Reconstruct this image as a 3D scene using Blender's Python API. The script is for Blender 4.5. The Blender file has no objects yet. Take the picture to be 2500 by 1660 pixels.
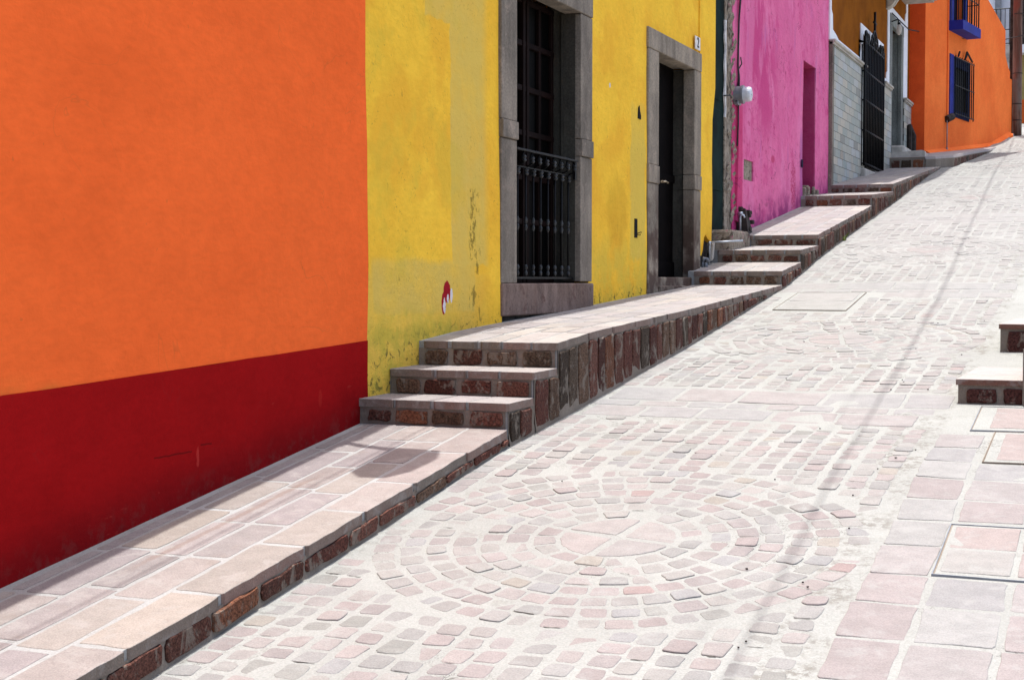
import bpy, math, random
from mathutils import Vector, noise as mnoise
random.seed(7)
S = bpy.context.scene
C = S.collection
R = math.radians
PI = math.pi

# ------------------------------------------------------------------ camera, sky, sun, exposure
cam_d = bpy.data.cameras.new("camera"); cam = bpy.data.objects.new("camera", cam_d); C.objects.link(cam)
cam.location = (4.22, 0, 0); cam.rotation_euler = (R(90 - 2.2665), 0, R(22.612))
cam_d.sensor_width = 36; cam_d.lens = 36 * 3620 / 2500; cam_d.clip_start = 0.1; cam_d.clip_end = 600
S.camera = cam
SUN = Vector((-0.055, 0.13, 1)).normalized()
w = bpy.data.worlds.new("World"); S.world = w; w.use_nodes = True
sky = w.node_tree.nodes.new("ShaderNodeTexSky"); sky.sky_type = 'NISHITA'; sky.sun_disc = False
sky.sun_elevation = math.asin(SUN.z); sky.sun_rotation = math.atan2(SUN.x, SUN.y)
sky.dust_density = 4.0; sky.ozone_density = 0.3; sky.air_density = 0.8
bg = w.node_tree.nodes["Background"]; bg.inputs[1].default_value = 0.15
w.node_tree.links.new(sky.outputs[0], bg.inputs[0])
sl = bpy.data.lights.new("sun", 'SUN'); sl.energy = 2.85; sl.angle = R(0.55); sl.color = (1, 0.982, 0.955)
so = bpy.data.objects.new("sun", sl); C.objects.link(so); so.rotation_euler = SUN.to_track_quat('Z', 'Y').to_euler()
so.location = (0, 0, 40)
S.view_settings.view_transform = 'Standard'; S.view_settings.look = 'None'
S.view_settings.exposure = 1.21; S.view_settings.gamma = 1

# ------------------------------------------------------------------ node helpers
class V:
    def __init__(s, nt, sock): s.nt = nt; s.s = sock
    def op(s, o, b=None, c=None, clamp=False):
        n = s.nt.nodes.new("ShaderNodeMath"); n.operation = o; n.use_clamp = clamp
        for i, x in enumerate((s, b, c)):
            if x is None: continue
            if isinstance(x, V): s.nt.links.new(x.s, n.inputs[i])
            else: n.inputs[i].default_value = x
        return V(s.nt, n.outputs[0])
    def __add__(s, b): return s.op('ADD', b)
    def __sub__(s, b): return s.op('SUBTRACT', b)
    def __mul__(s, b): return s.op('MULTIPLY', b)
    def max(s, b): return s.op('MAXIMUM', b)
    def min(s, b): return s.op('MINIMUM', b)
    def absv(s): return s.op('ABSOLUTE')
    def clamp(s): return s.op('ADD', 0.0, clamp=True)
    def ss(s, a, b, lo=0.0, hi=1.0):
        n = s.nt.nodes.new("ShaderNodeMapRange"); n.interpolation_type = 'SMOOTHSTEP'
        if a > b: a, b, lo, hi = b, a, hi, lo
        s.nt.links.new(s.s, n.inputs[0])
        for i, x in zip((1, 2, 3, 4), (a, b, lo, hi)): n.inputs[i].default_value = x
        return V(s.nt, n.outputs[0])

class Mat:
    def __init__(s, name, rough=0.85, spec=0.3, metal=0.0):
        s.m = bpy.data.materials.new(name); s.m.use_nodes = True
        s.nt = s.m.node_tree; s.b = s.nt.nodes["Principled BSDF"]
        s.b.inputs["Roughness"].default_value = rough
        s.b.inputs["Specular IOR Level"].default_value = spec
        s.b.inputs["Metallic"].default_value = metal
        g = s.nt.nodes.new("ShaderNodeNewGeometry"); s.P = g.outputs["Position"]
        sp = s.nt.nodes.new("ShaderNodeSeparateXYZ"); s.nt.links.new(s.P, sp.inputs[0])
        s.x, s.y, s.z = (V(s.nt, sp.outputs[i]) for i in range(3))
    def noise(s, scale, detail=3, rough=0.55, st=(1, 1, 1), off=0.0, dist=0.0):
        mp = s.nt.nodes.new("ShaderNodeMapping"); s.nt.links.new(s.P, mp.inputs[0])
        mp.inputs["Scale"].default_value = st; mp.inputs["Location"].default_value = (off, off * 1.7, off * .6)
        n = s.nt.nodes.new("ShaderNodeTexNoise"); s.nt.links.new(mp.outputs[0], n.inputs[0])
        n.inputs["Scale"].default_value = scale; n.inputs["Detail"].default_value = detail
        n.inputs["Roughness"].default_value = rough; n.inputs["Distortion"].default_value = dist
        return V(s.nt, n.outputs[0])
    def voro(s, scale, feature='F1', st=(1, 1, 1)):
        mp = s.nt.nodes.new("ShaderNodeMapping"); s.nt.links.new(s.P, mp.inputs[0]); mp.inputs["Scale"].default_value = st
        n = s.nt.nodes.new("ShaderNodeTexVoronoi"); n.feature = feature; n.inputs["Scale"].default_value = scale
        s.nt.links.new(mp.outputs[0], n.inputs[0]); return V(s.nt, n.outputs[0])
    def rgb(s, c):
        n = s.nt.nodes.new("ShaderNodeRGB"); n.outputs[0].default_value = (*c, 1); return n.outputs[0]
    def attr(s, name="col"):
        n = s.nt.nodes.new("ShaderNodeAttribute"); n.attribute_name = name; return n.outputs[0]
    def mix(s, a, b, f, mode='MIX'):
        n = s.nt.nodes.new("ShaderNodeMix"); n.data_type = 'RGBA'; n.blend_type = mode
        for i, x in ((6, a), (7, b)):
            if isinstance(x, tuple): n.inputs[i].default_value = (*x, 1)
            else: s.nt.links.new(x, n.inputs[i])
        if isinstance(f, V): s.nt.links.new(f.s, n.inputs[0])
        else: n.inputs[0].default_value = f
        return n.outputs[2]
    def scale(s, col, v):
        n = s.nt.nodes.new("ShaderNodeVectorMath"); n.operation = 'SCALE'
        s.nt.links.new(col, n.inputs[0])
        if isinstance(v, V): s.nt.links.new(v.s, n.inputs["Scale"])
        else: n.inputs["Scale"].default_value = v
        return n.outputs[0]
    def box(s, y0, y1, z0, z1, soft=0.02, wob=0.05, sc=6.0, off=0.0):
        """soft-edged rectangle mask on a wall (world y, z)"""
        n = (s.noise(sc, 4, off=off) - 0.5) * (wob * 2)
        yy = s.y + n; zz = s.z + n
        return yy.ss(y0 - soft, y0 + soft) * yy.ss(y1 + soft, y1 - soft) * zz.ss(z0 - soft, z0 + soft) * zz.ss(z1 + soft, z1 - soft)
    def blob(s, y0, z0, ry, rz, wob=0.5, sc=20.0, soft=0.2, off=0.0):
        n = (s.noise(sc, 4, off=off) - 0.5) * (wob * 2)
        a = (s.y - y0) * (1 / ry); b = (s.z - z0) * (1 / rz)
        d = (a * a + b * b).op('SQRT') + n
        return d.ss(1 + soft, 1 - soft)
    def col(s, c):
        if isinstance(c, tuple): s.b.inputs["Base Color"].default_value = (*c, 1)
        else: s.nt.links.new(c, s.b.inputs["Base Color"])
        return s
    def bump(s, h, dist=0.01, strength=1.0):
        n = s.nt.nodes.new("ShaderNodeBump"); n.inputs["Distance"].default_value = dist; n.inputs["Strength"].default_value = strength
        s.nt.links.new(h.s, n.inputs["Height"]); s.nt.links.new(n.outputs[0], s.b.inputs["Normal"])
        return s

M = {}
def plain(name, c, rough=0.8, var=0.15, sc=8, bump=0.002, spec=0.3, metal=0.0):
    m = Mat(name, rough, spec, metal)
    n = m.noise(sc, 5, 0.6)
    m.col(m.scale(m.rgb(c), n.ss(0.3, 0.7, 1 - var, 1 + var)))
    if bump: m.bump(m.noise(sc * 6, 4), bump)
    M[name] = m.m
    return m.m

# --- near orange wall
def plaster(name, c, c2, spots=(0.3, 0.1, 0.03), big=1.2, bumpd=0.004, grain=60, hair_amt=.18):
    m = Mat(name, 0.95, 0.04)
    big_n = m.noise(big, 5, 0.6)
    col = m.mix(c, c2, big_n.ss(0.35, 0.68))
    streak = m.noise(2.4, 6, 0.65, st=(1, .7, 1), off=5)
    col = m.scale(col, streak.ss(0.3, 0.7, 0.965, 1.03))
    tro = m.noise(38, 4, .6, st=(1, .35, 1), off=15) * .6 + m.noise(11, 5, .65, st=(1, .6, 1), off=25, dist=.5) * .6
    col = m.scale(col, tro.ss(.42, .78, .945, 1.045))
    hair = (m.noise(1.3, 4, .55, off=61, dist=.8) - .5).absv().ss(.0035, .001) * m.noise(.9, 3, off=71).ss(.5, .58)
    col = m.mix(col, spots, hair * hair_amt)
    sp = m.noise(26, 3, 0.5, off=11).ss(0.70, 0.78) * m.noise(2.2, 2, off=3).ss(0.45, 0.6)
    col = m.mix(col, spots, sp * 0.35)
    h = m.noise(9, 6, 0.6) * 1.0 + m.noise(grain, 4, 0.6) * 0.22 + tro * .5
    m.bump(h, bumpd)
    return m, col
m, c = plaster("orange_paint", (0.885, 0.144, 0.030), (0.84, 0.132, 0.027), bumpd=0.006)
brd = m.noise(2.6, 4, st=(1, .3, 1)).ss(0.52, 0.62) * (m.z + (m.y - 4.735) * -0.0353).ss(-0.36, -0.46) * m.y.ss(5.4, 4.9)
c = m.mix(c, (0.35, 0.17, 0.03), brd * 0.45)
m.col(c); M["orange_paint"] = m.m
m, c = plaster("red_paint", (0.315, 0.0055, 0.0065), (0.275, 0.0048, 0.0055), spots=(0.2, 0.02, 0.02), bumpd=0.004, hair_amt=.12)
c = m.mix(c, (0.06, 0.005, 0.005), m.box(5.75, 6.05, -0.832, -0.826, .004, .006, 20) * 0.8)
c = m.mix(c, (0.06, 0.005, 0.005), m.box(6.12, 6.22, -0.81, -0.802, .004, .012, 12) * 0.7)
c = m.mix(c, (0.55, 0.05, 0.04), m.blob(6.1, -0.86, .012, .05, .6, 40) * 0.5)
c = m.mix(c, (0.40, 0.02, 0.015), m.blob(7.3, -0.66, .02, .05, .6, 40) * 0.5)
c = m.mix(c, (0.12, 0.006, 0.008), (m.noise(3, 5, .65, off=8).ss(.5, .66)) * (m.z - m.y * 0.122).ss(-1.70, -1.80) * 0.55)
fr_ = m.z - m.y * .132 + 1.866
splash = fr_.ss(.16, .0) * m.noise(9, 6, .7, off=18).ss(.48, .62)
c = m.mix(c, (0.20, 0.07, 0.06), splash * .35); c = m.mix(c, (0.10, 0.004, 0.006), fr_.ss(.30, .02) * .5)  # splash dirt, then an even darkening: shade at the foot put into the red
c = m.mix(c, (0.40, 0.045, 0.035), m.noise(40, 4, .6, st=(1, .3, 1), off=28).ss(.66, .72) * m.noise(1.5, 3, off=38).ss(.52, .62) * .3)
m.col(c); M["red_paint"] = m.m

# --- yellow wall
m, c = plaster("yellow_paint", (0.86, 0.53, 0.050), (0.80, 0.45, 0.04), spots=(0.25, 0.14, 0.03), big=1.0, bumpd=0.010)
warm = m.noise(1.7, 4, off=21).ss(0.5, 0.62)
c = m.mix(c, (0.74, 0.37, 0.035), warm * 0.5)
pale = m.box(9.06, 9.72, 0.10, 9, .012, .07, 3.2).max(m.box(8.68, 9.2, 1.72, 9, .01, .05, 6, 3)) * m.y.ss(9.72, 9.56)
pale = pale.max(m.box(7.93, 9.45, -0.22, 0.13, .035, .05, 4, 2)).max(m.z.ss(0.07, 0.03) * m.y.ss(9.8, 9.3) * 0.6)
c = m.mix(c, (0.62, 0.445, 0.100), pale * m.noise(4, 5, .6, off=91).ss(.3, .6, .55, .85))
green = m.noise(2.3, 4, off=31).ss(0.53, 0.66) * m.y.ss(9.9, 8.9)
c = m.mix(c, (0.56, 0.42, 0.05), green * 0.35)
patch2 = m.box(12.92, 13.36, 0.2, 1.62, .03, .09, 5, 4) * m.z.ss(1.62, 1.2, 0.5, 1)
c = m.mix(c, (0.60, 0.44, 0.085), patch2 * 0.75)
c = m.mix(c, (0.62, 0.45, 0.06), m.z.ss(0.55, 0.15) * m.y.ss(11.8, 12.0) * m.noise(4, 4, off=2).ss(.35, .6) * 0.7)
# dark grime trail beside the window, scratches, red and white paint scar, base mould
trail = m.box(9.33, 9.52, -0.42, 0.62, .02, .05, 9, 7) * m.noise(16, 5, .7, st=(1, 1, .5), off=9).ss(.54, .62)
trail = trail.max(m.box(9.36, 9.45, 0.15, .64, .012, .03, 9, 17) * m.noise(24, 5, .7, off=19).ss(.47, .56))
c = m.mix(c, (0.14, 0.105, 0.02), trail * 0.72)
scar = m.noise(30, 6, .7, dist=1.2, off=4).ss(.60, .64) * m.noise(2.0, 3, off=14).ss(.42, .56)
c = m.mix(c, (0.30, 0.19, 0.035), scar * 0.5)
scr = m.noise(14, 3, .5, st=(1, 1, 3), dist=2.5, off=44).ss(.49, .50) * m.noise(14, 3, .5, st=(1, 1, 3), dist=2.5, off=44).ss(.515, .505)
c = m.mix(c, (0.28, 0.20, 0.07), scr * m.blob(8.55, -0.0, .5, .14, .5, 6) * 0.75)
base_line = (m.z - (m.y - 7.9) * 0.23 + 0.62)   # rough line of the foot of the wall up to the landing
fz = m.z + 0.33 - (m.y - 9.4) * 0.06
mould = (fz.ss(0.12, 0.0).max(m.box(7.9, 8.7, -.75, -.30, .05, .1, 4, 6) * .55)) * m.noise(13, 7, .76, off=6, dist=.7).ss(.545, .60)
c = m.mix(c, (0.055, 0.055, 0.03), mould * 0.85)
gr = m.box(7.9, 9.2, -.75, -.22, .08, .15, 3, 2) * m.noise(5, 5, .6, off=26).ss(.40, .6)
c = m.mix(c, (0.42, 0.36, 0.05), gr * 0.6)
p1 = m.blob(8.985, -0.07, .055, .075, .35, 26, .05); p2 = m.blob(8.935, -0.145, .035, .075, .35, 26, .05, 3)
white = m.blob(8.945, -0.165, .022, .045, .6, 40, .05, 8).max(m.blob(9.055, -0.095, .018, .05, .5, 40, .05, 5)).max(m.blob(9.0, -.115, .014, .03, .8, 40, .05, 15))
c = m.mix(c, (0.30, 0.012, 0.02), p1.max(p2)); c = m.mix(c, (0.62, 0.58, 0.60), white)
c = m.mix(c, (0.55, 0.53, .5), m.blob(12.323, 1.704, .022, .022, .3, 20, .1))
# stains under the little openings
c = m.mix(c, (0.45, 0.22, 0.02), m.blob(12.55, .62, .28, .28, .5, 5, .3) * .35)
c = m.mix(c, (0.60, 0.24, 0.015), m.blob(15.55, .32, .2, .16, .6, 6, .3) * .5)
m.col(c); M["yellow_paint"] = m.m

# --- pink wall
m, c = plaster("pink_paint", (0.70, 0.165, 0.33), (0.64, 0.13, 0.29), spots=(0.3, 0.03, 0.1), big=1.3, bumpd=0.014)
c = m.mix(c, (0.50, 0.045, 0.18), m.noise(1.3, 6, .68, st=(1, 1, .6), off=3, dist=.4).ss(.43, .53) * m.z.ss(1.5, 2.2) * m.y.ss(19.4, 18.4) * m.y.ss(17.1, 17.4) * .75)
c = m.mix(c, (0.56, 0.07, 0.22), m.noise(3.5, 6, .7, off=103).ss(.52, .62) * .55)
c = m.mix(c, (0.72, 0.22, 0.40), m.noise(1.4, 5, .6, st=(1, 1, .4), off=113).ss(.54, .62) * .5)
c = m.mix(c, (0.50, 0.035, 0.13), m.y.ss(17.12, 17.06) * m.z.ss(2.3, 1.9) * .75)
c = m.mix(c, (0.38, 0.03, 0.11), m.noise(9, 5, .7, off=7).ss(.55, .64) * m.noise(1.2, 2, off=9).ss(.45, .58) * .6)
c = m.mix(c, (0.42, 0.12, 0.33), m.noise(3, 4, .6, st=(1, 1, .35), off=13).ss(.58, .70) * .4)
lo = (m.z - 0.62 - (m.y - 17.6) * 0.135)
c = m.mix(c, (0.25, 0.025, 0.13), lo.ss(.42, .06) * m.noise(3.5, 5, .6, off=17).ss(.38, .6) * .75)
c = m.mix(c, (0.05, 0.015, 0.03), lo.ss(.34, .24) * lo.ss(.12, .2) * m.noise(8, 5, .7, off=27).ss(.52, .62) * m.y.ss(19, 18.4) * .6)
crk = (m.noise(1.6, 3, .5, st=(1, 1, 2.2), dist=.6, off=55) - .5).absv().ss(.004, .0015) * m.noise(1, 2, off=5).ss(.5, .55)
c = m.mix(c, (0.22, 0.03, 0.10), crk * .7)
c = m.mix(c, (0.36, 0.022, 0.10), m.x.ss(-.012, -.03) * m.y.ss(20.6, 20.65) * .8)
c = m.mix(c, (0.42, 0.03, 0.10), m.blob(20.05, 1.30, .16, .35, .5, 7, .3) * m.noise(30, 4, .7).ss(.42, .55) * .8)
c = m.mix(c, (0.45, 0.04, 0.11), m.blob(18.75, 1.55, .09, .05, .6, 12, .3) * .7)
c = m.mix(c, (0.30, 0.10, 0.28), m.y.ss(20.45, 20.55) * m.y.ss(20.665, 20.655) * m.z.ss(2.2, 1.9) * .6)
m.col(c); M["pink_paint"] = m.m

m, c = plaster("ochre_paint", (0.25, 0.080, 0.006), (0.19, 0.057, 0.005), spots=(.35, .15, .03), big=2, bumpd=.004); m.col(c); M["ochre_paint"] = m.m
m, c = plaster("bright_orange_paint", (0.88, 0.20, 0.045), (0.80, 0.155, 0.034), big=.8, bumpd=.006); m.col(c); M["bright_orange_paint"] = m.m

m, c = plaster("darker_side_orange", (0.74, 0.10, 0.022), (0.62, 0.075, 0.018), big=1.2, bumpd=.006); m.col(c); M["darker_side_orange"] = m.m

# --- cut stone frames
def stone(name, c1, c2, c3, sc=2.2, dark=None):
    m = Mat(name, 0.85, 0.2)
    c = m.mix(c1, c2, m.noise(sc, 6, .65, st=(1, 1, .6)).ss(.38, .62))
    c = m.mix(c, c3, m.noise(sc * 2.5, 6, .7, off=7, dist=.6).ss(.55, .68) * .7)
    c = m.scale(c, m.noise(55, 3, .6, off=2).ss(.25, .75, .78, 1.18))
    c = m.scale(c, m.noise(5, 6, .7, st=(1, 1, .22), off=12).ss(.32, .68, .72, 1.22))
    c = m.mix(c, c3, m.noise(7, 5, .7, st=(1, 1, .3), off=33).ss(.62, .7) * .8)
    if dark: c = dark(m, c)
    m.bump(m.noise(14, 6, .65) * 1.0 + m.noise(70, 3) * .3, .006)
    m.col(c); M[name] = m.m
stone("frame_stone", (0.2199, 0.1860, 0.1490), (0.1535, 0.1302, 0.1047), (0.3069, 0.2437, 0.1964))
stone("shaded_reveal_stone", (0.0561, 0.0528, 0.0422), (0.0396, 0.0348, 0.0275), (0.0660, 0.0510, 0.0370))  # darker frame stone: dirt plus the shade of the recess, put into its colour
stone("green_grey_stone", (0.20, 0.215, 0.195), (0.155, 0.165, 0.15), (0.25, 0.21, 0.19))
stone("sill_stone", (0.185, 0.130, 0.108), (0.145, 0.095, 0.075), (0.075, 0.03, 0.022), 3.0)
def stain(m, c):
    c = m.mix(c, (0.055, 0.028, 0.02), m.z.ss(1.15, .40) * m.noise(4, 5, .6, off=3).ss(.36, .56) * .85)
    return c
stone("door_stone", (0.2609, 0.2185, 0.1678), (0.1944, 0.1628, 0.1269), (0.3069, 0.2418, 0.1882), 2.4, stain)
plain("white_plaster", (0.74, 0.76, 0.80), .85, .06, 4, .002)
plain("cap_stone", (0.42, 0.39, 0.34), .8, .18, 6, .004)
plain("pale_step_stone", (0.46, 0.43, 0.38), .85, .2, 7, .006)
plain("dark_wood", (0.003, 0.002, 0.002), .8, .4, 5, .002, .04)
plain("reddish_wood", (0.008, 0.0035, 0.003), .7, .3, 6, .001, .06)
plain("black_iron", (0.003, 0.003, 0.0035), .5, .2, 20, .0005, .14)
plain("glint_pewter", (0.028, 0.029, 0.030), .45, .5, 40, .0005, .3)  # knobs lighter than the bars; their glints are put into this colour
plain("dark_bars", (0.012, 0.013, 0.016), .5, .2, 20, .0005, .2)
plain("dark_glass", (0.002, 0.002, 0.002), .5, .2, 3, 0, .04)
plain("green_metal", (0.003, 0.0125, 0.011), .75, .6, 2.5, .002, .05)
plain("galvanised_steel", (0.42, 0.46, 0.50), .38, .25, 12, .0005, .5, .7)
plain("grey_metal", (0.20, 0.215, 0.235), .45, .2, 10, .0005, .5, .3)
plain("meter_glass", (0.52, 0.55, 0.60), .15, .12, 10, 0, .6)
plain("black_rubber", (0.02, 0.02, 0.022), .6, .2, 10, 0)
plain("brass", (0.45, 0.36, 0.24), .3, .1, 20, 0, .5, .8)
plain("blue_paint", (0.005, 0.014, 0.22), .7, .2, 3, .001)
plain("dark_blue_paint", (0.002, 0.006, 0.034), .7, .3, 3, .001, .06)
plain("plaque_white", (0.62, 0.60, 0.58), .5, .15, 30, 0)
plain("black_paint", (0.006, 0.006, 0.006), .8, .1, 10, 0, .1)
plain("rusty_black", (0.03, 0.022, 0.018), .8, .6, 9, .01)
m = Mat("raw_concrete", .95, .1); c = m.mix((0.2200, 0.1800, 0.1364), (0.3630, 0.3100, 0.2464), m.noise(12, 6, .75, dist=.8).ss(.40, .60))
c = m.mix(c, (0.055, 0.04, 0.03), m.noise(9, 6, .75, off=4, dist=1).ss(.54, .62) * .9); c = m.mix(c, (0.45, 0.06, 0.17), m.noise(14, 5, .7, off=9, dist=.6).ss(.60, .64) * m.x.ss(-.02, .0) * .7)
m.col(c).bump(m.noise(16, 6, .7), .04); M["raw_concrete"] = m.m
plain("dark_masonry", (0.05, 0.042, 0.036), .95, .6, 8, .03)
plain("roof_plaster", (0.40, 0.32, 0.28), .9, .2, 3, .004)
plain("white_wall", (0.66, 0.70, 0.76), .85, .08, 1, .002)
plain("grey_rubble", (0.30, 0.28, 0.26), .95, .4, 3, .03)
plain("mustard_wall", (0.42, 0.34, 0.12), .9, .15, 2, .002)
m = Mat("pole_wood", .8, .2)
c = m.mix((0.085, 0.042, 0.03), (0.20, 0.13, 0.105), m.noise(6, 6, .7, st=(1, 1, .07)).ss(.42, .62))
c = m.mix(c, (0.16, 0.035, 0.02), m.noise(2, 4, st=(1, 1, .4), off=4).ss(.5, .6) * m.z.ss(5, 5.8) * .8)
c = m.mix(c, (0.16, 0.14, 0.125), m.noise(3, 4, st=(1, 1, .4), off=9).ss(.45, .6) * m.z.ss(5.5, 4.8) * .8)
m.col(c).bump(m.noise(12, 5, .6, st=(1, 1, .08)), .01); M["pole_wood"] = m.m

# --- tile dado: brick node on (y, z)
m = Mat("dado_tile", .6, .35)
cb = m.nt.nodes.new("ShaderNodeCombineXYZ"); m.nt.links.new(m.y.s, cb.inputs[0]); m.nt.links.new(m.z.s, cb.inputs[1])
bk = m.nt.nodes.new("ShaderNodeTexBrick"); m.nt.links.new(cb.outputs[0], bk.inputs[0])
bk.inputs["Scale"].default_value = 1; bk.inputs["Brick Width"].default_value = .40; bk.inputs["Row Height"].default_value = .1262
bk.inputs["Mortar Size"].default_value = .0045; bk.inputs["Mortar Smooth"].default_value = .3
bk.inputs["Color1"].default_value = (0, 0, 0, 1); bk.inputs["Color2"].default_value = (1, 1, 1, 1); bk.inputs["Mortar"].default_value = (.5, .5, .5, 1)
sep = m.nt.nodes.new("ShaderNodeSeparateColor"); m.nt.links.new(bk.outputs[0], sep.inputs[0])
t = V(m.nt, sep.outputs[0])
c = m.mix((0.3657, 0.3600, 0.3015), (0.2862, 0.3150, 0.2790), t.ss(.1, .3))
c = m.mix(c, (0.42, 0.385, 0.31), t.ss(.38, .5)); c = m.mix(c, (0.375, 0.39, 0.375), t.ss(.55, .7)); c = m.mix(c, (0.235, 0.235, 0.205), t.ss(.86, .93))
c = m.mix(c, (0.21, 0.29, 0.30), m.noise(3.2, 4, off=3).ss(.57, .68) * .5)
c = m.mix(c, (0.36, 0.29, 0.22), m.noise(2.2, 3, off=13).ss(.57, .68) * m.z.ss(2.6, 2.0) * .6)
c = m.scale(c, m.noise(40, 3).ss(.3, .7, .9, 1.08))
c = m.mix(c, (0.12, 0.115, 0.10), V(m.nt, bk.outputs[1]))
m.col(c).bump(V(m.nt, bk.outputs[1]) * -1.0 + m.noise(20, 3) * .3, .006); M["dado_tile"] = m.m

# --- paving: mortar and laid stones (stone colour comes from each stone's own colour attribute)
def mortar(name, c1, c2, dirt):
    m = Mat(name, .95, .1)
    c = m.mix(c1, c2, m.noise(1.3, 6, .6).ss(.35, .65))
    c = m.mix(c, dirt, m.noise(6, 6, .7, off=5).ss(.58, .72) * .4)
    c = m.mix(c, (0.07, 0.062, 0.055), m.noise(30, 5, .7, off=3, dist=1.5).ss(.66, .70) * m.noise(1.2, 3, off=8).ss(.5, .62) * .8)
    if name == "road_mortar":
        gut = m.x.ss(2.94, 3.06) * m.x.ss(3.27, 3.22) * m.noise(5, 6, .7, off=41).ss(.42, .60)
        c = m.mix(c, (0.150, 0.138, 0.120), gut * m.noise(24, 6, .75, off=43).ss(.44, .56) * .75)
        kb = m.x.ss(1.10, .97) * m.noise(8, 5, .7, off=51).ss(.42, .6); c = m.mix(c, (0.17, 0.16, 0.14), kb * .45)
        c = m.mix(c, (0.06, 0.052, 0.042), (m.noise(2.4, 6, .7, off=15, dist=.8) - .5).absv().ss(.006, .002) * m.noise(1.1, 3, off=25).ss(.52, .6) * .7)
    if name == "walk_mortar": c = m.mix(c, (0.16, 0.09, 0.055), (m.x - .40 + (m.noise(7, 5, .7) - .5) * .07).absv().ss(.026, .008) * m.y.ss(4.9, 5.3) * m.y.ss(6.7, 6.4) * .4)
    c = m.scale(c, m.noise(120, 3, .6).ss(.25, .75, .86, 1.1))
    m.bump(m.noise(18, 6, .65) + m.noise(90, 3) * .35, .007)
    m.col(c); M[name] = m.m; return m
mortar("road_mortar", (0.276, 0.279, 0.260), (0.250, 0.252, 0.234), (0.180, 0.172, 0.150))
mortar("walk_mortar", (0.310, 0.312, 0.300), (0.265, 0.264, 0.25), (0.21, 0.20, 0.18))
mortar("riser_mortar", (0.235, 0.200, 0.165), (0.175, 0.145, 0.115), (0.095, 0.07, 0.05))
def laid(name, smear, amt, grain=.13, th=(.50, .64)):
    m = Mat(name, .9, .15)
    c = m.attr()
    c = m.scale(c, m.noise(150, 2, .7).ss(.25, .75, 1 - grain, 1 + grain))
    c = m.scale(c, m.noise(9, 4, .6, off=3).ss(.3, .7, .93, 1.06))
    c = m.mix(c, smear, m.noise(7, 7, .7, off=2, dist=.4).ss(*th) * amt)
    if name == "walk_stone":
        c = m.mix(c, (0.16, 0.085, 0.05), (m.x - .40 + (m.noise(7, 5, .7) - .5) * .07).absv().ss(.026, .008) * m.y.ss(4.9, 5.3) * m.y.ss(6.7, 6.4) * .35)
        c = m.mix(c, (0.20, 0.165, 0.14), m.noise(3.2, 6, .72, off=81).ss(.56, .70) * .45)
    m.bump(m.noise(26, 5, .65) + m.noise(120, 3) * .4, .005)
    m.col(c); M[name] = m.m
laid("pavement_stone", (0.265, 0.262, 0.248), .55, th=(.50, .66))
laid("road_stone", (0.268, 0.272, 0.258), .5, th=(.52, .70))
laid("walk_stone", (0.30, 0.282, 0.26), .45, .16)
def laid_riser(name):
    m = Mat(name, .9, .15)
    c = m.attr()
    c = m.scale(c, m.noise(75, 4, .75).ss(.3, .72, .35, 1.75))
    c = m.mix(c, (0.20, 0.168, 0.135), m.noise(10, 7, .72, st=(1, 1, .7), off=2, dist=.5).ss(.52, .62) * .8)
    m.bump(m.noise(30, 6, .7) + m.noise(90, 4) * .5, .012)
    m.col(c); M[name] = m.m
laid_riser("riser_stone")
m = Mat("dry_ground", .95, .1); m.col(m.mix((0.33, 0.30, 0.26), (0.26, 0.24, 0.2), m.noise(.6, 6).ss(.4, .6))); M["dry_ground"] = m.m
m = Mat("leaf_green", .7, .2); m.col(m.mix((0.06, 0.10, 0.02), (0.12, 0.13, 0.03), m.noise(60).ss(.4, .6))); M["leaf_green"] = m.m

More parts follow.
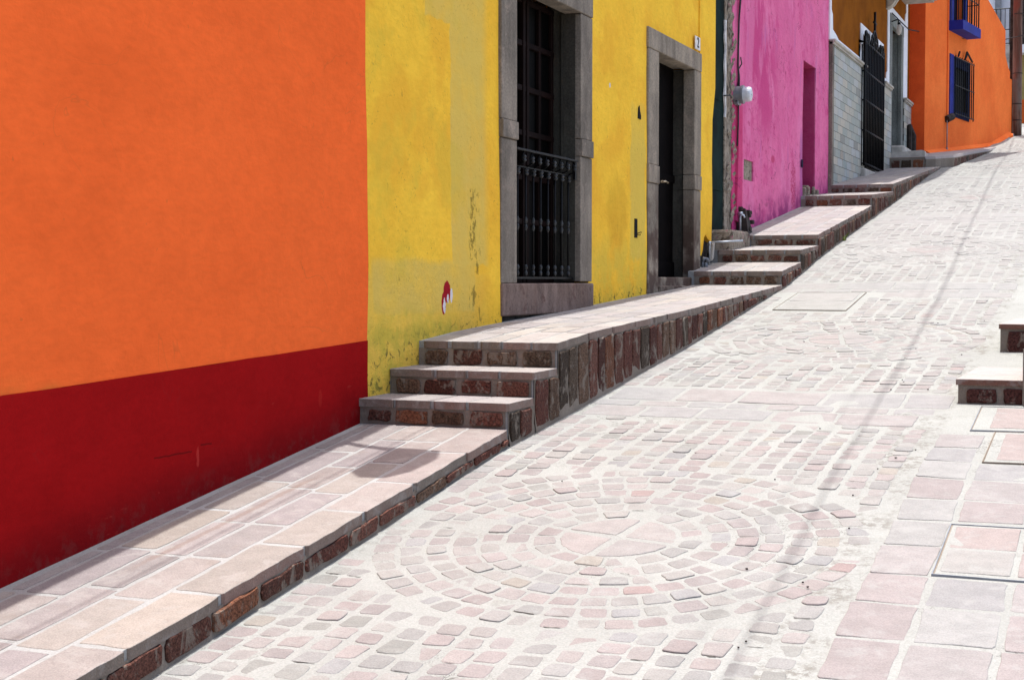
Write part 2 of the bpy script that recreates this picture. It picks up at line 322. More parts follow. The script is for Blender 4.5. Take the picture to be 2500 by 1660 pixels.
# ------------------------------------------------------------------ mesh helpers
class MB:
    def __init__(s): s.v = []; s.f = []; s.m = []; s.c = []; s.cur = (0.4, 0.38, 0.35)
    def add(s, vs, fs, mat=0):
        o = len(s.v); s.v += [tuple(p) for p in vs]; s.c += [s.cur] * len(vs)
        for f in fs: s.f.append(tuple(i + o for i in f)); s.m.append(mat)
        return s
    def box(s, x0, x1, y0, y1, z0, z1, mat=0, bev=0.0):
        if bev <= 0:
            return s.add([(x, y, z) for x in (x0, x1) for y in (y0, y1) for z in (z0, z1)],
                         [(0, 1, 3, 2), (4, 6, 7, 5), (0, 4, 5, 1), (2, 3, 7, 6), (0, 2, 6, 4), (1, 5, 7, 3)], mat)
        b = bev; vs = []; key = {}
        for ix, x in enumerate((x0, x1)):
            for iy, y in enumerate((y0, y1)):
                for iz, z in enumerate((z0, z1)):
                    sx, sy, sz = (1 if ix == 0 else -1), (1 if iy == 0 else -1), (1 if iz == 0 else -1)
                    for a, p in enumerate(((x, y + sy * b, z + sz * b), (x + sx * b, y, z + sz * b), (x + sx * b, y + sy * b, z))):
                        key[(ix, iy, iz, a)] = len(vs); vs.append(p)
        K = lambda *q: key[q]
        fs = []
        for i in (0, 1):
            fs.append((K(i,0,0,0), K(i,1,0,0), K(i,1,1,0), K(i,0,1,0)))
            fs.append((K(0,i,0,1), K(1,i,0,1), K(1,i,1,1), K(0,i,1,1)))
            fs.append((K(0,0,i,2), K(1,0,i,2), K(1,1,i,2), K(0,1,i,2)))
        for i in (0, 1):
            for j in (0, 1):
                fs.append((K(i,j,0,0), K(i,j,1,0), K(i,j,1,1), K(i,j,0,1)))
                fs.append((K(i,0,j,0), K(i,1,j,0), K(i,1,j,2), K(i,0,j,2)))
                fs.append((K(0,i,j,1), K(1,i,j,1), K(1,i,j,2), K(0,i,j,2)))
                for k in (0, 1): fs.append((K(i,j,k,0), K(i,j,k,1), K(i,j,k,2)))
        return s.add(vs, fs, mat)
    def prism(s, poly, n, mat=0):
        """poly: list of 3D points, n: extrusion vector"""
        k = len(poly); n = Vector(n)
        vs = [Vector(p) for p in poly]; vs += [p + n for p in vs]
        return s.add(vs, [tuple(range(k)), tuple(range(2 * k - 1, k - 1, -1))] + [(i, (i + 1) % k, (i + 1) % k + k, i + k) for i in range(k)], mat)
    def tube(s, path, r, seg=8, mat=0, cap=True):
        path = [Vector(p) for p in path]; n = len(path); rs = r if isinstance(r, (list, tuple)) else [r] * n
        vs = []; up = None
        for i, p in enumerate(path):
            d = (path[min(i + 1, n - 1)] - path[max(i - 1, 0)]).normalized()
            if up is None: up = Vector((0, 0, 1)) if abs(d.z) < .9 else Vector((1, 0, 0))
            a = d.cross(up).normalized(); b = a.cross(d).normalized(); up = b
            for k in range(seg):
                t = 2 * PI * k / seg; vs.append(p + (a * math.cos(t) + b * math.sin(t)) * rs[i])
        fs = [(i * seg + k, i * seg + (k + 1) % seg, (i + 1) * seg + (k + 1) % seg, (i + 1) * seg + k) for i in range(n - 1) for k in range(seg)]
        if cap: fs += [tuple(range(seg - 1, -1, -1)), tuple(range((n - 1) * seg, n * seg))]
        return s.add(vs, fs, mat)
    def build(s, name, mats, parent=None, smooth=False, attr=False):
        me = bpy.data.meshes.new(name); me.from_pydata(s.v, [], s.f)
        if isinstance(mats, str): mats = [mats]
        for k in mats: me.materials.append(M[k])
        me.polygons.foreach_set("material_index", s.m)
        if attr:
            a = me.color_attributes.new("col", 'FLOAT_COLOR', 'POINT')
            a.data.foreach_set("color", [x for c in s.c for x in (*c, 1.0)])
        if smooth: me.polygons.foreach_set("use_smooth", [True] * len(me.polygons))
        me.update()
        import bmesh
        bm = bmesh.new(); bm.from_mesh(me); bmesh.ops.recalc_face_normals(bm, faces=bm.faces); bm.to_mesh(me); bm.free()
        o = bpy.data.objects.new(name, me); C.objects.link(o)
        if parent: o.parent = parent; o.matrix_parent_inverse = Matrix_inv(parent)
        return o
def Matrix_inv(p):
    from mathutils import Matrix
    return Matrix.Translation(p.location).inverted() if p.parent is None else Matrix.Identity(4)
def thing(name, label, cat, loc=(0, 0, 0), group=None):
    o = bpy.data.objects.new(name, None); C.objects.link(o); o.location = loc; o.empty_display_size = .2
    o['label'] = label; o['category'] = cat
    if group: o['group'] = group
    return o
def tag(o, label, cat, group=None):
    o['label'] = label; o['category'] = cat
    if group: o['group'] = group
    return o
def struct(o): o['kind'] = 'structure'; return o

def lerp(pts, t):
    if t <= pts[0][0]: a, b = pts[0], pts[1]
    elif t >= pts[-1][0]: a, b = pts[-2], pts[-1]
    else:
        for a, b in zip(pts, pts[1:]):
            if a[0] <= t <= b[0]: break
    return a[1] + (b[1] - a[1]) * (t - a[0]) / (b[0] - a[0])
ROAD = [(-30, -5.5), (0, -2.02), (4.4, -1.443), (7.77, -.942), (8.6, -.854), (11.8, -.481), (14.96, -.078), (15.93, .087), (16.76, .244),
        (20.55, .847), (22.36, 1.127), (25.87, 1.703), (27.5, 1.95), (29, 2.15), (34.45, 2.84), (38.5, 3.55), (46, 4.55), (60, 6.2), (90, 7.5)]
def nz(x, y, z, sc): return mnoise.noise(Vector((x * sc, y * sc, z * sc)))
def road_z(x, y):
    z = (lerp(ROAD, y - .35) + 2 * lerp(ROAD, y) + lerp(ROAD, y + .35)) / 4 if y > 9 else lerp(ROAD, y)
    return z + nz(x, y, 3, .9) * .012 + nz(x, y, 7, 3) * .004

# ---- stones: irregular rounded polygons raised from a sheet
def round_poly(q, rr, jit):
    out = []; k = len(q)
    for i in range(k):
        p0, p, p1 = Vector(q[i - 1]), Vector(q[i]), Vector(q[(i + 1) % k])
        a = (p0 - p); b = (p1 - p); la, lb = a.length, b.length
        ra = min(rr * random.uniform(.6, 1.4), la * .35); rb = min(rr * random.uniform(.6, 1.4), lb * .35)
        pa = p + a / la * ra; pb = p + b / lb * rb
        out.append(pa); out.append((p + (pa + pb) / 2 * 1.6) / 2.6); out.append(pb)
        qb = p + b / lb * rb; qa = p1 - b / lb * min(rr, lb * .35); nm = max(1, int(lb / .075))
        for t_ in range(1, nm + 1): out.append(qb + (qa - qb) * t_ / (nm + 1))
    return [p + Vector((random.uniform(-jit, jit), random.uniform(-jit, jit))) for p in out]
def joint_shade(mb, q, fn):  # dark slivers along stone edges; the joint shadow is put into their colour
    a, b = Vector(q[0]), Vector(q[1]); t0 = random.uniform(0, .35); t1 = random.uniform(.6, 1.0); n = 4; w0 = random.uniform(.002, .006)
    up = []; dn = []
    for i in range(n + 1):
        p = a + (b - a) * (t0 + (t1 - t0) * i / n) + Vector((0, random.uniform(-.002, .002))); w_ = w0 * random.uniform(.3, 1.3)
        up.append(fn(p.x, p.y, .0032)); dn.append(fn(p.x, p.y - w_, .0032))
    mb.cur = (.05, .044, .036); mb.add(up + dn, [(i, i + 1, i + n + 2, i + n + 1) for i in range(n)], 1)
def far_fade(c, y):  # stone colour blends towards one even tone further up the street
    f = min(.75, max(0, (y - 8.5) * .08)); return tuple(x * (1 - f) + m_ * f for x, m_ in zip(c, (.240, .237, .224)))
def lay(mb, q, fn, h, edge, col, rr=.02, jit=.003, tilt=.0, sink=-.012, mat=1, skirt=None):
    poly = round_poly(q, rr, jit); k = len(poly)
    c = sum(poly, Vector((0, 0))) / k
    tx, ty = random.uniform(-tilt, tilt), random.uniform(-tilt, tilt)
    def ring(ins, hh):
        r = []
        for p in poly:
            d = p - c; l = max(d.length, 1e-5); pp = c + d * max(0.05, (l - ins) / l)
            r.append(fn(pp.x, pp.y, hh + (0 if hh < 0 else d.x * tx + d.y * ty)))
        return r
    vs = ring(0, sink) + ring(0, h - edge * .7) + ring(edge, h)
    fs = [(i, (i + 1) % k, (i + 1) % k + k, i + k) for i in range(k)] + [(i + k, (i + 1) % k + k, (i + 1) % k + 2 * k, i + 2 * k) for i in range(k)]
    fs.append(tuple(range(2 * k, 3 * k)))
    if skirt:
        mb.cur = skirt; mb.add(vs[:2 * k], fs[:k], mat); mb.cur = col; mb.add(vs[k:], [tuple(i - k for i in f) for f in fs[k:]], mat); return
    mb.cur = col; mb.add(vs, fs, mat)
PINKS = [(.265, .222, .216), (.255, .225, .216), (.272, .238, .228), (.25, .232, .222), (.275, .232, .222), (.262, .246, .232), (.245, .212, .208),
         (.258, .212, .206), (.268, .242, .23), (.24, .23, .222), (.272, .254, .238), (.25, .238, .23)]
def road_col(big=False):
    r = random.random(); k = random.uniform(.94, 1.07)
    if r < .045: c = (0.222, 0.228, 0.236)
    elif r < .09: c = (0.196, 0.206, 0.186)
    elif r < .115: c = (0.274, 0.239, 0.189)
    elif r < .122: c = (0.281, 0.163, 0.154)
    else: c = random.choice(PINKS)
    m0 = (.254, .228, .219); f_ = .5 if r < .122 else .12; c = tuple(a_ * (1 - f_) + b_ * f_ for a_, b_ in zip(c, m0)); g_ = sum(c) / 3; c = tuple(g_ * .835 + .004 + (x - g_) * .72 + (.001, .0035, .0)[i] for i, x in enumerate(c))
    return tuple(x * k for x in c)
def riser_col():
    r = random.random(); k = random.uniform(.7, 1.3)
    c = (.098, .041, .029) if r < .34 else (.075, .027, .019) if r < .52 else (.095, .056, .036) if r < .78 else (.14, .056, .03) if r < .86 else (.055, .038, .026)
    return tuple(x * k for x in c)

# ------------------------------------------------------------------ ground, road, pavements
g = MB()
xs = [-90, -40, -12, -1.2, 7.5, 20, 45, 90]; ys = [-60, -30, -10, 0, 4, 8, 12, 16, 20, 24, 28, 32, 36, 40, 46, 54, 62, 80, 120]
g.add([(x, y, lerp(ROAD, y) - .55) for y in ys for x in xs], [(j * 8 + i, j * 8 + i + 1, (j + 1) * 8 + i + 1, (j + 1) * 8 + i) for j in range(len(ys) - 1) for i in range(7)])
struct(g.build("hillside_ground", "dry_ground"))

KX = .955
def kerb_x(y): return lerp([(28.3, .955), (28.6, 1.0), (28.9, 1.13), (34.45, 1.3), (38.3, 1.52), (50, 2.0)], y) if y > 28.3 else KX
RX = 3.245
rd = MB(); rd.cur = (.4, .39, .36)
yy = [1.5 + i * .25 for i in range(0, 236)]; nx = 13
vs = []
for y in yy:
    x0 = min(KX, kerb_x(y)) - .06
    for i in range(nx): x = x0 + (RX + .02 - x0) * i / (nx - 1); vs.append((x, y, road_z(x, y)))
rd.add(vs, [(j * nx + i, j * nx + i + 1, (j + 1) * nx + i + 1, (j + 1) * nx + i) for j in range(len(yy) - 1) for i in range(nx - 1)], 0)
rfn = lambda x, y, h: (x, y, road_z(x, y) + h)
MOD = 5.6; CC = 2.10
def in_lid(x, y): return 1.15 < x < 1.90 and 13.42 < y < 14.70
for k in range(-1, 9):
    cy = 6.34 + MOD * k; b0 = cy + 2.42; b1 = b0 + .98
    if cy > 62: break
    # concentric rings round a four-piece medallion
    def rp(r, a): return (CC + r * math.cos(a), cy + r * math.sin(a))
    a0 = random.uniform(0, 6)
    for q in range(4):
        a = a0 + q * PI / 2; n = 4
        poly = [rp(.03, a + PI / 4)] + [rp(.265, a + .07 + (PI / 2 - .14) * i / n) for i in range(n + 1)]
        lay(rd, poly, rfn, random.uniform(.001, .004), .004, random.choice([(.238, .218, .206), (.232, .216, .206), (.242, .216, .204)]), .015, .004)
    r = .292
    for ring in range(7):
        dr = random.uniform(.088, .096); n = int(2 * PI * (r + dr / 2) / random.uniform(.122, .134)); off = random.random()
        for i in range(n):
            w_ = 2 * PI / n; a = (i + off) * w_; gp = .0085 / (r + dr / 2) * random.uniform(.7, 1.8)
            j = lambda: random.uniform(-.007, .007)
            rr0, rr1 = r + j(), r + dr + j()
            q = [rp(rr0, a + gp), rp(rr1, a + gp * .8), rp(rr1 + j(), a + w_ - gp * .8), rp(rr0 + j(), a + w_ - gp)]
            if min(p[0] for p in q) < KX + .02 or max(p[0] for p in q) > RX - .01 or in_lid(*q[0]): continue
            if random.random() < .012: continue
            lay(rd, q, rfn, (random.uniform(.0002, .003) if random.random() < .9 else .0055), .003, far_fade(road_col(), cy), .016, .003, .02)
            if random.random() < .17: joint_shade(rd, [min(q, key=lambda p: p[1] + .3 * p[0]), min(q, key=lambda p: p[1] - .3 * p[0])], rfn)
        r += dr + random.uniform(.024, .031)
    RO = r - .022
    # straight courses running up the street, outside the circle
    x = KX + .035
    while x < RX - .11:
        dx = random.uniform(.086, .108); ph = random.uniform(0, 6); y = b1 - MOD + random.uniform(.01, .05); amp = random.uniform(.004, .012)
        while y < b0 - .06:
            dy = random.uniform(.088, .128); cx_, cy_ = x + dx / 2, y + dy / 2
            yo = amp * math.sin(y * 1.7 + ph)
            if y + dy < b0 - .01 and math.hypot(cx_ - CC, cy_ - cy) > RO + .055 and cx_ > kerb_x(y) + .07 and not in_lid(cx_, cy_) and random.random() > .02:
                j = lambda: random.uniform(-.007, .007)
                q = [(x + yo + j(), y + j()), (x + dx + yo + j(), y + j()), (x + dx + yo + j(), y + dy + j()), (x + yo + j(), y + dy + j())]
                lay(rd, q, rfn, (random.uniform(.0002, .003) if random.random() < .9 or y > 30 else .0055), .003, far_fade(road_col(), y), .018, .003, .02)
                if random.random() < (.10 if y < 11 else .17) + (.14 if x > 2.5 else 0): joint_shade(rd, q, rfn)
            y += dy + random.uniform(.012, .022) + (.005 if y < 5.4 else 0)
        x += dx + random.uniform(.020, .032) + (.005 if k == 0 else 0)
    # cross band: large slabs, small stones, large slabs
    for (ya, yb, la, lb) in ((b0, b0 + .30, .34, .50), (b0 + .335, b0 + .49, .17, .34), (b0 + .525, b0 + .92, .36, .52)):
        x = KX + random.uniform(.03, .1)
        while x < RX - .15:
            dx = min(random.uniform(la, lb), RX - .03 - x); j = lambda: random.uniform(-.006, .006)
            if x > kerb_x(ya) and not in_lid(x + dx / 2, (ya + yb) / 2):
                cc = random.choice([(.226, .217, .212), (.232, .212, .204), (.222, .216, .210), (.230, .214, .205)])
                lay(rd, [(x + j(), ya + j()), (x + dx + j(), ya + j()), (x + dx + j(), yb + j()), (x + j(), yb + j())], rfn, random.uniform(.001, .004), .004, far_fade(cc, ya), .02, .004, .006)
                if random.random() < .2: joint_shade(rd, [(x, ya), (x + dx, ya)], rfn)
            x += dx + random.uniform(.02, .035)
struct(rd.build("road", ["road_mortar", "road_stone"], attr=True))

# raised pavement of large slabs on the right (flush with the road)
pv = MB(); xs = [RX, 3.6, 4, 4.6, 5.4, 7.5]; nx = len(xs)
pv.add([(x, y, road_z(x, y) + (.003 if x > RX else 0)) for y in yy for x in xs], [(j * nx + i, j * nx + i + 1, (j + 1) * nx + i + 1, (j + 1) * nx + i) for j in range(len(yy) - 1) for i in range(nx - 1)], 0)
pfn = lambda x, y, h: (x, y, road_z(x, y) + .003 + h)
LIDS = [(3.50, 4.12, 6.11, 6.80), (3.40, 4.02, 8.68, 9.335), (3.535, 4.15, 7.89, 8.65)]
y = 1.6
rowsy = [4.66, 5.02, 5.40, 5.775, 6.115, 6.51, 6.86, 7.20, 7.55, 7.90, 8.25, 8.60]
while rowsy[0] > 1.8: rowsy.insert(0, rowsy[0] - random.uniform(.34, .39))
while rowsy[-1] < 44: rowsy.append(rowsy[-1] + random.uniform(.33, .38))
for ya, yb in zip(rowsy, rowsy[1:]):
    colx = [3.25, 3.49, 3.50 + .02, 3.80, 3.83, 4.12, 4.15, 4.46, 4.49, 4.8]
    for a, b in zip(colx[::2], colx[1::2]):
        if any(b > l[0] - .005 and a < l[1] and yb - .03 > l[2] and ya < l[3] - .02 for l in LIDS): 
            continue
        if 9.42 < (ya + yb) / 2 < 16 and a > 3.2: continue
        j = lambda: random.uniform(-.008, .008)
        r_ = random.random()
        cc = (.240, .196, .184) if r_ < .45 else (.242, .212, .199) if r_ < .72 else (.245, .236, .220) if r_ < .88 else (.222, .212, .205)
        k_ = random.uniform(.95, 1.05); g_ = sum(cc) / 3; cc = tuple((g_ + (x_ - g_) * .62) * k_ * .97 for x_ in cc)
        lay(pv, [(a + j(), ya + j()), (b + j(), ya + j()), (b + j(), yb - .028 + j()), (a + j(), yb - .028 + j())], pfn, random.uniform(.001, .003), .003, cc, .012, .004, .003)
struct(pv.build("pavement", ["road_mortar", "pavement_stone"], attr=True))

# ---- gutter debris: tiny pebbles and dry leaves strewn on the paving
db = MB()
for i in range(26):
    x = random.choice([random.uniform(1.1, 3.2), random.gauss(3.08, .08), random.uniform(2.4, 3.3)]); y = random.uniform(4.6, 13); 
    s_ = random.uniform(.003, .006); z = road_z(x, y) + .009
    db.add([(x + s_ * math.cos(t) * random.uniform(.7, 1.5), y + s_ * math.sin(t) * 1.3, z + (.001 if q else -.004)) for q in (1, 0) for t in (0, 1.3, 2.6, 3.9, 5.2)],
           [(0, 1, 2, 3, 4), (5, 6, 7, 8, 9)] + [(i_, (i_ + 1) % 5, (i_ + 1) % 5 + 5, i_ + 5) for i_ in range(5)])
o = db.build("pebbles", "rusty_black"); o['kind'] = 'stuff'; tag(o, "dark pebbles and crumbs strewn over the pale cobbled road", "pebbles")

# ---- left sidewalk with its steps: each level is body + slabs on top + faced risers
SIDE = [  # y0, y1, top profile
    (1.6, 7.772, [(1.6, -1.655), (3.99, -1.339), (7.733, -.846)]),
    (7.772, 8.166, [(7.772, -.696), (8.166, -.692)]),
    (8.166, 8.561, [(8.166, -.54), (8.561, -.536)]),
    (8.561, 14.935, [(8.561, -.381), (9.247, -.328), (11.52, -.224), (14.957, -.038)]),
    (14.935, 15.87, [(14.935, .103), (15.87, .205)]),
    (15.87, 16.79, [(15.87, .337), (16.79, .403)]),
    (16.79, 20.555, [(16.79, .524), (20.555, 1.030)]),
    (20.555, 22.505, [(20.555, 1.176), (22.43, 1.318)]),
    (22.505, 28.3, [(22.505, 1.440), (25.86, 1.835), (28.3, 2.10)]),
]
walk = MB()
def tread(mb, y0, y1, prof, x0, x1, rows=None, dl=(.35, .6)):
    f = lambda x, y, h: (x, y, lerp(prof, y) + h)
    n = max(2, int((y1 - y0) / .5) + 1)
    mb.cur = (.4, .38, .35)
    ya = [y0 + (y1 - y0) * i / (n - 1) for i in range(n)]
    vs = []
    for y in ya:
        z = lerp(prof, y) - .001; zb = lerp(ROAD, y) - .35
        vs += [(x0, y, zb), (x0, y, z), (x1, y, z), (x1, y, zb)]
    fs = [(i * 4 + k, i * 4 + k + 1, i * 4 + k + 5, i * 4 + k + 4) for i in range(n - 1) for k in range(3)] + [(0, 1, 2, 3), tuple((n - 1) * 4 + k for k in (3, 2, 1, 0))]
    mb.add(vs, fs, 0)
    for (a, b) in rows:
        y = y0 + (0 if y0 > 7 else -random.uniform(0, .4)); y = max(y, y0)
        first = True
        while y < y1 - .02:
            d = random.uniform(*dl); 
            if y1 - y - d < dl[0] * .45: d = y1 - y
            d = min(d, y1 - y)
            j = lambda: random.uniform(-.005, .005)
            c0 = random.choice([(0.252, 0.206, 0.186), (0.261, 0.219, 0.196), (0.242, 0.209, 0.196), (0.268, 0.229, 0.196), (0.236, 0.199, 0.193), (0.255, 0.216, 0.203)])
            if random.random() < .06: c0 = (.285, .238, .195)
            k_ = random.uniform(.88, 1.04) * (1 if y0 < 7 else 1.14); g_ = sum(c0) / 3; c0 = tuple((g_ * .985 + (x_ - g_) * .72 if y0 < 7 else g_ + (x_ - g_) * .55) * k_ for x_ in c0)
            yo_ = -.014 if (y == y0 and y0 > 7) else .006
            lay(mb, [(a + j(), y + yo_), (b + (.012 if b > x1 - .05 else j()), y + yo_), (b + (.012 if b > x1 - .05 else j()), y + d - .019 + j() * .6), (a + j(), y + d - .019 + j() * .6)], f,
                random.uniform(.0005, .0025), .0025, c0, .012, .0055 if b > x1 - .05 or y == y0 else .003, .002, skirt=(random.uniform(.17, .22), .145, .118) if b > x1 - .05 or y == y0 else None, sink=-.045 if b > x1 - .05 or y == y0 else -.01)
            y += d + .006
NEAR_ROWS = [(.055, .115), (.14, .325), (.35, .51), (.535, .715), (.74, .955)]
STEP_ROWS = [(.02, .27), (.29, .52), (.54, .75), (.77, .955)]
for i, (y0, y1, pr) in enumerate(SIDE):
    if i == 0: tread(walk, y0, y1, pr, 0, KX, NEAR_ROWS, (.42, .66))
    elif i in (1, 2): 
        rows = [(0.0, .235), (.25, .47), (.485, .70), (.715, .955)] if i == 1 else [(0, .31), (.325, .52), (.535, .735), (.75, .955)]
        tread(walk, y0, y1 + .01, pr, -.02, KX, rows, (.5, .6))
    else: tread(walk, y0, y1 + .01, pr, -.02, KX, [(.05, .22), (.24, .42), (.44, .58), (.60, .78), (.80, .955)], (.34, .6))
# faced risers (look back down the street)
def riser(mb, x0, x1, y, zb, zt, n, vary=True):
    """y plane facing -y: coping strip is the slab edge, below it blocks set in mortar"""
    f = lambda u, v, h: (u, y - h, v)
    wd = (x1 - x0) / n
    mb.cur = (.15, .13, .11)
    # rough mortar skin
    nn = 14
    pts = []
    for iz in range(4):
        for ix in range(nn + 1):
            u = x0 + (x1 - x0) * ix / nn; v = zb + (zt - .045 - zb) * iz / 3
            pts.append((u, y - .004 - random.uniform(0, .004), v))
    mb.add(pts, [(iz * (nn + 1) + ix, iz * (nn + 1) + ix + 1, (iz + 1) * (nn + 1) + ix + 1, (iz + 1) * (nn + 1) + ix) for iz in range(3) for ix in range(nn)], 2)
    for i in range(n):
        a = x0 + wd * i + .018 * random.uniform(.6, 1.5); b = x0 + wd * (i + 1) - .018 * random.uniform(.6, 1.4)
        if i == 0: a += .04
        j = lambda: random.uniform(-.006, .006)
        z1 = zt - .058 + j(); z0 = zb + .012 + j()
        lay(mb, [(a + j(), z0 + j()), (b + j(), z0 + j()), (b + j(), z1 + j()), (a + j(), z1 + j())], f, random.uniform(.016, .022), .007, riser_col(), .016, .005, .02, sink=0, mat=3)
        # mortar course strip under coping handled by gap
riser(walk, 0.0, .945, 7.772, lerp(SIDE[0][2], 7.772), -.696, 4)
riser(walk, 0.0, .945, 8.166, -.692, -.54, 4)
riser(walk, 0.0, .945, 8.561, -.536, -.381, 4)
riser(walk, 0.05, .95, 14.935, -.039, .103, 5)
riser(walk, 0.05, .95, 15.87, .205, .337, 5)
riser(walk, 0.2, .95, 16.79, .403, .524, 3)
riser(walk, 0.0, .95, 20.555, 1.030, 1.176, 5)
riser(walk, 0.0, .95, 22.505, 1.322, 1.440, 5)
# kerb face: upright stones in mortar, irregular widths
def kerb(mb, y0, y1, prof, wr=(.10, .19), x=KX, top=.05):
    f = lambda u, v, h: (x + h, u, v)
    n = max(3, int((y1 - y0) / .12)); pts = []
    for iz in range(3):
        for i in range(n + 1):
            yv = y0 + (y1 - y0) * i / n; zt = lerp(prof, yv) - .038; zb = road_z(x, yv) - .05
            pts.append((x + .003 + random.uniform(0, .005) + (.018 if iz == 0 else 0), yv, zb + (zt - zb) * iz / 2))
    mb.cur = (.15, .13, .11)
    mb.add(pts, [(iz * (n + 1) + i, iz * (n + 1) + i + 1, (iz + 1) * (n + 1) + i + 1, (iz + 1) * (n + 1) + i) for iz in range(2) for i in range(n)], 2)
    y = y0 + .015
    while y < y1 - .05:
        d = min(random.uniform(*wr), y1 - .01 - y); j = lambda: random.uniform(-.005, .005)
        zb0 = road_z(x, y) + .012 + abs(j()) * 3; zb1 = road_z(x, y + d) + .012 + abs(j()) * 3
        zt0 = lerp(prof, y) - top - .006 + j(); zt1 = lerp(prof, y + d) - top - .006 + j()
        if zt0 - zb0 > .02 and zt1 - zb1 > .015 :
            lay(mb, [(y + j(), zb0), (y + d + j() * .5, zb1), (y + d + j() * .5, zt1), (y + j(), zt0)], f, random.uniform(.016, .024), .007, riser_col(), .018, .005, .02, sink=0, mat=3)
        y += d + random.uniform(.014, .03)
kerb(walk, 1.6, 7.76, SIDE[0][2], (.26, .42), top=.045)
kerb(walk, 7.772, 8.166, SIDE[1][2], (.13, .2)); kerb(walk, 8.166, 8.561, SIDE[2][2], (.12, .2))
kerb(walk, 8.561, 14.93, SIDE[3][2], (.11, .19))
for i in range(4, 9): kerb(walk, SIDE[i][0], SIDE[i][1], SIDE[i][2], (.11, .2))
# cement fillet along the foot of the kerb
fl = []
yk = [3 + .2 * i for i in range(125)]
# far level in front of the orange corner house (bends with the street)
S4 = [(28.3, 2.295), (31.2, 2.60), (34.45, 2.93), (36.5, 3.18), (38.3, 3.62), (40, 3.85)]
def wall_x(y): return 0.0 if y < 31.2 else .31 + (y - 31.2) * math.tan(R(9))
e = [(.69, 28.3), (.86, 28.42), (.93, 28.62), (1.13, 28.9), (1.16, 30), (1.22, 32), (1.30, 34.45), (1.40, 36.5), (1.50, 38.3), (1.58, 39.5)]
vs = []
for (x, y) in e:
    z = lerp(S4, y); drop = .0 if y < 34 else min(.04, (y - 34) * .01)
    vs += [(wall_x(y) - .3, y, z), (x, y, z - drop), (x + .012, y, z - .05 - drop), (x, y, lerp(ROAD, y) - .2)]
walk.cur = (.33, .29, .28)
walk.add(vs, [(i * 4 + k, i * 4 + k + 1, i * 4 + k + 5, i * 4 + k + 4) for i in range(len(e) - 1) for k in range(2)] , 1)
walk.add(vs, [(i * 4 + 2, i * 4 + 3, i * 4 + 7, i * 4 + 6) for i in range(len(e) - 1)], 2)
walk.add([(-.3, 28.3, 2.295), (.69, 28.3, 2.295), (.69, 28.3, 1.9), (-.3, 28.3, 1.9)], [(0, 1, 2, 3)], 2)
riser(walk, 0.03, .68, 28.3, 2.09, 2.295, 3)
f_ = lambda u, v, h: (u, 28.75 - h + (u - .95) * 1.3, v)
walk.cur = riser_col(); lay(walk, [(.97, 2.13), (1.11, 2.14), (1.11, 2.25), (.97, 2.24)], f_, .012, .006, (.05, .02, .018), .01, .003, 0, 0, 3)
for i in range(22):
    y = 29 + i * .42; x = lerp([(28.9, 1.13), (34.45, 1.3), (38.3, 1.50), (40, 1.6)], y)
    zt = lerp(S4, y) - .065; zb = road_z(x, y) + .01
    if zt - zb > .03: lay(walk, [(y, zb), (y + .34, zb + .03), (y + .34, zt + .03), (y, zt)], (lambda x: lambda u, v, h: (x + h + (u - y) * .035, u, v))(x), .012, .006, riser_col(), .02, .004, 0, 0, 3)
walk_o = walk.build("sidewalk", ["walk_mortar", "walk_stone", "riser_mortar", "riser_stone"], attr=True)
struct(walk_o)

# ------------------------------------------------------------------ walls
def warp(y, z):
    return nz(1, y, z, .55) * .018 + nz(5, y, z, 2.2) * .006
def facade(mb, y0, y1, z0, z1, openings=(), x=0.0, t=.4, step=.22, lo=None, hi=None, edge=None, mat=0, wp=1.0):
    """wall slab in the y-z plane with rectangular openings; lo/hi give the sloping foot / top"""
    def cuts(a, b, extra):
        s_ = sorted(set([a, b] + [e_ for e_ in extra if a < e_ < b])); out = []
        for p, q in zip(s_, s_[1:]):
            n = max(1, int(round((q - p) / step)))
            out += [p + (q - p) * i / n for i in range(n)]
        return out + [b]
    Y = cuts(y0, y1, [o[0] for o in openings] + [o[1] for o in openings]); Z = cuts(z0, z1, [o[2] for o in openings] + [o[3] for o in openings])
    ny, nzv = len(Y), len(Z)
    solid = [[not any(o[0] - 1e-6 <= (Y[i] + Y[i + 1]) / 2 <= o[1] + 1e-6 and o[2] - 1e-6 <= (Z[k] + Z[k + 1]) / 2 <= o[3] + 1e-6 for o in openings) for k in range(nzv - 1)] for i in range(ny - 1)]
    vs = []
    for back in (0, 1):
        for i in range(ny):
            for k in range(nzv):
                y = Y[i]; z = Z[k]
                if k == 0 and lo: z = lo(y)
                if k == nzv - 1 and hi: z = hi(y)
                if edge and i in (0, ny - 1): y += edge(z, i == 0)
                vs.append((x + wp * warp(y, z) - (t if back else 0), y, z))
    idx = lambda i, k, b: b * ny * nzv + i * nzv + k
    fs = []
    for i in range(ny - 1):
        for k in range(nzv - 1):
            if not solid[i][k]: continue
            for b in (0, 1): fs.append((idx(i, k, b), idx(i + 1, k, b), idx(i + 1, k + 1, b), idx(i, k + 1, b)))
            for (di, dk, p, q) in ((-1, 0, (i, k), (i, k + 1)), (1, 0, (i + 1, k), (i + 1, k + 1)), (0, -1, (i, k), (i + 1, k)), (0, 1, (i, k + 1), (i + 1, k + 1))):
                ii, kk = i + di, k + dk
                if ii < 0 or kk < 0 or ii >= ny - 1 or kk >= nzv - 1 or not solid[ii][kk]:
                    fs.append((idx(*p, 0), idx(*q, 0), idx(*q, 1), idx(*p, 1)))
    mb.add(vs, fs, mat)
def shell(parent, y0, y1, z0, z1, depth=6.0, x=-.42, mat="roof_plaster"):
    mb = MB(); mb.box(x - depth, x, y0 + .01, y1 - .01, z0, z1 - .25); mb.box(x - depth, x - .005, y0 + .012, y1 - .012, z1 - .24, z1 - .06)
    mb.build("roof", mat, parent)

